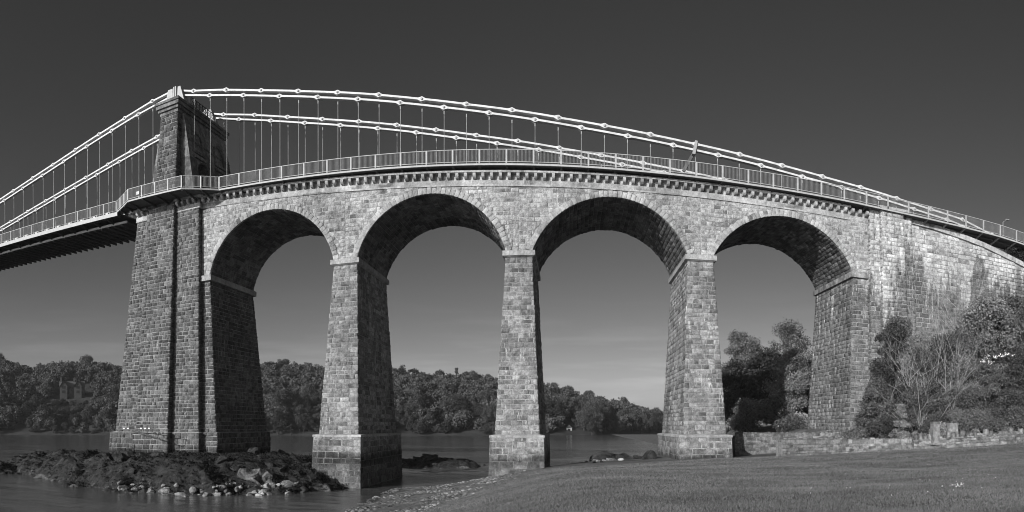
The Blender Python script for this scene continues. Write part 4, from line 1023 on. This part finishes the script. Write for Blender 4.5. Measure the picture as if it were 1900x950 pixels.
# shrubs on the bank in front of the abutment and wing wall (pixel column, depth, height, radius, material, leaves, leaf size, label)
SHR = [(1652, 58.5, 13.5, 3.0, LEAF_DK, 12000, .15, 'tall dark ivy-like shrub against the stained abutment buttress', 'full'),
       (1712, 57.0, 9.5, 3.4, LEAF_SH, 9000, .15, 'rounded grey-green shrub beneath the bare pale branches', 'full'),
       (1630, 57.0, 7.0, 2.6, LEAF_DK, 8000, .14, 'dark shrub hugging the foot of the abutment', 'full'),
       (1830, 58.0, 10.5, 4.6, LEAF_MD, 12000, .16, 'broad twiggy tree crown in front of the wing wall', 'round'),
       (1775, 56.0, 6.8, 3.4, LEAF_DK, 9000, .14, 'dark rounded shrub in the middle of the bank', 'full'),
       (1880, 53.0, 8.4, 3.8, LEAF_DK, 11000, .14, 'large dark shrub at the picture edge below the blossom', 'full'),
       (1840, 54.0, 6.6, 3.0, LEAF_DK, 8000, .13, 'dark shrub carrying white blossom on its top', 'full'),
       (1672, 52.8, 5.2, 1.5, LEAF_LT, 5000, .10, 'small pointed pale conifer in front of the bank', 'cone'),
       (1588, 56.2, 2.4, 2.2, LEAF_SH, 5000, .11, 'low spreading bush at the corner of the abutment', 'full'),
       (1640, 54.5, 3.0, 2.4, LEAF_DK, 5000, .11, 'low dark bush left of the pale conifer', 'full'),
       (1785, 50.5, 3.6, 2.6, LEAF_MD, 8000, .10, 'clipped mid-grey bush behind the two stone posts', 'full'),
       (1735, 52.5, 3.0, 2.2, LEAF_DK, 5000, .11, 'dark low bush between the conifer and the stone posts', 'full'),
       (1850, 47.5, 2.6, 2.2, LEAF_DK, 5000, .10, 'dark hollow bush above the tumbled stones', 'full'),
       (1895, 47.0, 4.2, 2.6, LEAF_SH, 6000, .11, 'bush at the very edge above the tumbled stones', 'full'),
       (1705, 50.8, 1.5, 1.5, LEAF_LT, 3000, .09, 'pale low scrub above the start of the tumbled wall', 'full'),
       (1800, 48.6, 1.5, 1.6, LEAF_LT, 3000, .09, 'pale low scrub right of the broad stone gatepost', 'full'),
       (1870, 46.4, 1.7, 1.6, LEAF_LT, 3000, .09, 'pale scrub on the stones at the picture edge', 'full'),
       (1680, 50.9, 1.3, 1.3, LEAF_LT, 3000, .09, 'pale scrub at the far end of the garden wall', 'full'),
       (1745, 50.3, 2.6, 1.8, LEAF_LT, 6000, .09, 'pale rounded bush just behind the gateposts', 'full'),
       (1830, 50.6, 3.6, 2.2, LEAF_MD, 7000, .10, 'mid-grey feathery bush below the white blossom', 'full'),
       (1905, 60.5, 5.0, 3.2, LEAF_SH, 6000, .14, 'shrub climbing the falling coping at the picture edge', 'full'),
       (1668, 60.5, 15.0, 2.4, LEAF_DK, 11000, .14, 'tallest dark climber reaching up the stained buttress', 'full'),
       (1695, 59.0, 11.5, 3.0, LEAF_MD, 10000, .14, 'grey bushy growth right of the tall climber', 'full'),
       (1745, 59.5, 9.5, 3.4, LEAF_SH, 11000, .14, 'loose shrub behind the bare pale branches', 'full'),
       (1790, 59.5, 8.0, 3.2, LEAF_MD, 9000, .14, 'twiggy shrub left of the white stems', 'full'),
       (1870, 59.0, 9.0, 4.2, LEAF_SH, 12000, .15, 'big rounded bush under the falling coping', 'full'),
       (1810, 52.5, 5.6, 2.8, LEAF_SH, 9000, .12, 'rounded bush right of the stone posts', 'full'),
       (1700, 55.0, 6.0, 2.6, LEAF_DK, 8000, .12, 'dark shrub behind the pale conifer', 'full'),
       (1612, 59.2, 4.6, 2.0, LEAF_DK, 6000, .12, 'small dark shrub in the recess beside the abutment', 'full'),
       (1758, 51.0, 2.6, 1.6, LEAF_DK, 4000, .10, 'little dark bush between the two stone posts', 'full'),
       (1872, 50.0, 5.6, 2.8, LEAF_SH, 8000, .12, 'leafy bush above the dark hollow one', 'full')]
for i, (px, y, h, rx, mt, n, sz, lab, shp) in enumerate(SHR):
    p = TP(px, y); tree('shrub', lab, p, h, rx, mt, 40 + i, int(n * 1.6), sz * .78, -0.4 if shp != 'round' else h * .3, shp, 20 if shp != 'cone' else 26, 'shrubs on the bank below the wing wall', cat='shrub', trunk=True)
t = tree('shrub', 'brambles growing on the slope between the coping and the approach road', U(1893, 470, 63.6), 1.6, 2.6, LEAF_DK, 77, 6000, .11, -1.2, 'full', 18, cat='shrub', trunk=False)
# white blossom
p = TP(1840, 54.0); bl_ = thing('blossom', 'clusters of white blossom on top of the dark shrub', 'blossom', p)
B = [(U(px, py, 52.6) - Vector(p)) for px, py in ((1832, 663), (1846, 662), (1858, 660), (1868, 657), (1880, 660), (1824, 670), (1838, 672))]
V, Q = leaf_cloud(5, [(b.x, b.y, b.z, .4, .3, .22) for b in B], 260, 0.06); obj('petals', mesh_np('petals', V, Q, PETAL), bl_)['kind'] = 'stuff'
# bare pale-barked trees
def bare(label, loc, h, spread, seed, stems, lean=0.1):
    t = thing('bare_tree', label, 'tree', loc, 'bare pale trees on the bank'); r = random.Random(seed); tr = MB(); tw = MB()
    def grow(mb, p, d, L, rad, depth):
        pts = [p]; n = 4
        for i in range(n):
            d = (d + Vector((r.gauss(0, .10), r.gauss(0, .10), r.gauss(.03, .05)))).normalized(); pts.append(pts[-1] + d * L / n)
        mb.tube(pts, [rad * (1 - .6 * i / n) for i in range(n + 1)], 4 if depth else 6)
        if depth < 3:
            for k in range(r.randint(4, 6) if depth < 2 else r.randint(3, 4)):
                q = pts[r.randint(1, n)]; nd = (d + Vector((r.gauss(0, spread), r.gauss(0, spread), r.gauss(0.05, .25)))).normalized()
                grow(tw, q, nd, L * r.uniform(.4, .62), rad * .45, depth + 1)
    for s in range(stems):
        grow(tr, Vector((r.uniform(-.3, .3), r.uniform(-.3, .3), -.3)), Vector((r.gauss(0, lean), r.gauss(0, lean), 1)), h * r.uniform(.6, .75), 0.016 + .0022 * h, 0)
    obj('trunk', mesh_from('trunk', tr.V, tr.F, BARKP), t); obj('twigs', mesh_from('twigs', tw.V, tw.F, BARKP), t)
bare('bare many-branched pale tree in front of the tall dark shrub', TP(1722, 55.0), 10.0, .5, 3, 4, .22)
bare('slim white-stemmed bare tree standing against the wing wall', TP(1812, 59.5), 13.5, .32, 4, 4, .12)
bare('bare grey tree with tangled twigs left of the many-branched one', TP(1695, 56.5), 9.0, .5, 13, 4, .2)
bare('bare tangled branches right of the many-branched pale tree', TP(1752, 56.5), 10.5, .45, 14, 4, .2)
bare('low bare thicket of pale stems above the conifer', TP(1708, 54.2), 7.0, .6, 23, 7, .35)
bare('low bare thicket of pale stems left of the blossom', TP(1770, 55.4), 8.0, .6, 24, 6, .35)
bare('thin bare sapling between the white stems and the abutment', TP(1780, 60), 11, .25, 6, 1, .05)

# ------------------------------------------------------------------ garden walls, gate, posts, person
def wall_run(name, label, A, B_, h0, h1, thick, mat=RUBBLE, hh=(0.16, 0.34), l=(0.25, 0.7), limit=295, cap=True, ragged=0.0, wob=0.09, proud=(0.03, 0.10)):
    A = Vector(A); B_ = Vector(B_); t = thing(name, label, 'wall', A)
    d = (B_ - A); d.z = 0; d.normalize(); n = Vector((d.y, -d.x, 0)); back = -n * thick
    up = Vector((0, 0, 1))
    MB().hexa([A - up * .6, B_ - up * .6, B_ - up * .6 + back, A - up * .6 + back], [A + up * h0, B_ + up * h1, B_ + up * h1 + back, A + up * h0 + back]).build('wall_core', RUBBLE, t)
    m = Masonry(mat)
    m.quad(A - up * .1, B_ - up * .1, B_ + up * h1, A + up * h0, h=hh, l=l, proud=proud, gap=0.02, wob=wob)
    L = (B_ - A).length; x = 0
    if cap:
        while x < L:
            w_ = random.uniform(.3, .6); c = A + d * (x + w_ / 2) + back * .5 + up * (h0 + (h1 - h0) * x / L); 
            c.z = (A.z + (B_.z - A.z) * x / L) + h0 + (h1 - h0) * x / L
            m.stone(c, d, up, -n, w_ - .03, random.uniform(.1, .2 + ragged), thick + .08, 3); x += w_
    m.finish(t, limit); return t
a = U(1452, 849, 55.5); b = U(1692, 831, 50.0)
wall_run('garden_wall', 'long rubble garden wall along the top of the lawn', (a.x, a.y, tz(a.x, a.y)), (b.x, b.y, tz(b.x, b.y)), 1.62, 0.95, 0.5)
a = U(1362, 838, 67.0); b = U(1600, 815, 66.0)
wall_run('garden_wall', 'shorter rubble wall behind the lawn pier, below the dark trees', (a.x, 66.5, 3.6), (b.x, 64.5, 4.3), 1.95, 1.3, 0.5)
a = U(1696, 831, 49.8); b = U(1925, 826, 44.0)
wall_run('tumbled_wall', 'tumbled stone retaining wall at the edge of the lawn under the shrubs', (a.x, a.y, tz(a.x, a.y)), (b.x, b.y, tz(b.x, b.y)), 0.85, 1.1, 0.8, hh=(.2, .45), l=(.25, .8), ragged=.45, wob=.3, proud=(.08, .3))
g = thing('garden_gate', 'narrow wooden gate leaning in the gap of the garden wall', 'gate', U(1446, 850, 55.6))
for px in (1441.5, 1451):
    p = U(px, 850, 55.6); p.z = tz(p.x, p.y); MB().box(p.x - .07, p.x + .07, p.y - .08, p.y + .08, p.z - .3, p.z + 1.6).build('gate_post', WOOD, g)
for k in range(4):
    p = U(1443.5 + k * 1.8, 850, 55.62); p.z = tz(p.x, p.y); MB().box(p.x - .035, p.x + .035, p.y - .02, p.y + .02, p.z + .1, p.z + 1.35).build('gate_board', WOOD, g)
for px, py, w_, h_, lab in ((1735, 784, .36, 1.3, 'square stone gatepost left of its taller pair'), (1767, 786, .5, 1.2, 'broad stone gatepost with flat cap, right one of the pair')):
    p = U(px, py, 48.8 if px > 1700 else 50.6); t = thing('stone_post', lab, 'post', p)
    MB().frustum((p.x - w_, p.x + w_, p.y - .3, p.y + .3), p.z - h_ * 1.6, (p.x - w_ * .95, p.x + w_ * .95, p.y - .28, p.y + .28), p.z - .14).build('shaft', RUBBLE, t)
    MB().frustum((p.x - w_ * 1.04, p.x + w_ * 1.04, p.y - .31, p.y + .31), p.z - .14, (p.x - w_, p.x + w_, p.y - .3, p.y + .3), p.z + .08).build('cap', RUBBLE, t)
# tumbled loose rocks above the lawn at the right
rk = [boulder_mesh(200 + i, RUBBLE, 2, .5) for i in range(5)]
for i in range(120):
    px = rb.uniform(1690, 1925); y = 49.8 - (px - 1700) / 225 * 4.5 + rb.uniform(0.6, 4.5); p = U(px, 800, y)
    o = obj('rock', rk[rb.randrange(5)]); s = rb.uniform(.18, .6); o.location = (p.x, y, tz(p.x, y) + .75 + rb.uniform(-.2, .35)); o.scale = (s * 1.3, s, s * .8); o.rotation_euler = (rb.uniform(-.5, .5), rb.uniform(-.5, .5), rb.uniform(0, 6))
    tag(o, 'loose rough rock on the stony bank above the tumbled wall', 'rock', 'loose rocks above the tumbled wall')
# the person behind the wall
pp = U(1444, 800, 69.5); pz = 6.52 - 1.72
t = thing('person', 'person in a dark coat standing behind the far garden wall', 'person', (pp.x, pp.y, pz))
J = {'pel': (0, 0, .92, .15, .11), 'che': (0, .0, 1.28, .19, .12), 'nek': (0, .0, 1.47, .06, .06), 'hed0': (0, -.02, 1.56, .075, .085), 'hed': (0, -.02, 1.65, .075, .09)}
for sd, sg in (('l', 1), ('r', -1)):
    J.update({'hip' + sd: (.1 * sg, 0, .86, .09, .09), 'kne' + sd: (.11 * sg, -.02, .48, .065, .065), 'ank' + sd: (.12 * sg, .02, .08, .045, .05), 'toe' + sd: (.13 * sg, -.14, .03, .04, .03),
              'sho' + sd: (.19 * sg, 0, 1.40, .065, .065), 'elb' + sd: (.26 * sg, .03, 1.12, .05, .05), 'wri' + sd: (.24 * sg, -.08, .88, .035, .035), 'han' + sd: (.23 * sg, -.11, .80, .04, .025)})
kk = list(J); E_ = [('pel', 'che'), ('che', 'nek'), ('nek', 'hed0'), ('hed0', 'hed')]
for sd in 'lr': E_ += [('pel', 'hip' + sd), ('hip' + sd, 'kne' + sd), ('kne' + sd, 'ank' + sd), ('ank' + sd, 'toe' + sd), ('che', 'sho' + sd), ('sho' + sd, 'elb' + sd), ('elb' + sd, 'wri' + sd), ('wri' + sd, 'han' + sd)]
me = bpy.data.meshes.new('body'); me.from_pydata([J[k][:3] for k in kk], [(kk.index(a), kk.index(b)) for a, b in E_], [])
o = obj('body', me, t); md = o.modifiers.new('skin', 'SKIN'); o.modifiers.new('sub', 'SUBSURF').render_levels = 2
for i, k in enumerate(kk):
    sv = me.skin_vertices[0].data[i]; sv.radius = J[k][3:5]; sv.use_root = (k == 'pel')
M = Mat('clothes_and_skin'); tcn = M.n('TexCoord'); sxx = M.n('SeparateXYZ'); M.l(tcn.outputs['Object'], sxx.inputs[0])
M.princ(M.rng(sxx.outputs[2], 1.48, 1.50, 0.02, 0.36), 0.8); me.materials.append(M.m)
bmh = bmesh.new(); bmesh.ops.create_icosphere(bmh, subdivisions=2, radius=1)
for v in bmh.verts: v.co = Vector((v.co.x * .09, v.co.y * .105 + .015, max(v.co.z, -.25) * .10 + 1.69))
mh = bpy.data.meshes.new('hair'); bmh.to_mesh(mh); bmh.free(); mh.materials.append(COAT); obj('hair', mh, t)
# ------------------------------------------------------------------ thin air between here and the far shore
hm = bpy.data.materials.new('haze'); hm.use_nodes = True; ht_ = hm.node_tree; ht_.nodes.clear()
ho = ht_.nodes.new('ShaderNodeOutputMaterial'); hv = ht_.nodes.new('ShaderNodeVolumePrincipled'); hv.inputs['Color'].default_value = (.9, .9, .9, 1); hv.inputs['Density'].default_value = 0.00008
ht_.links.new(hv.outputs[0], ho.inputs['Volume'])
mb = MB(); mb.box(-1230, 1230, -230, 1230, -4.0, 90)
tag(mb.build('haze', hm), 'thin haze over the strait', None, kind='stuff')
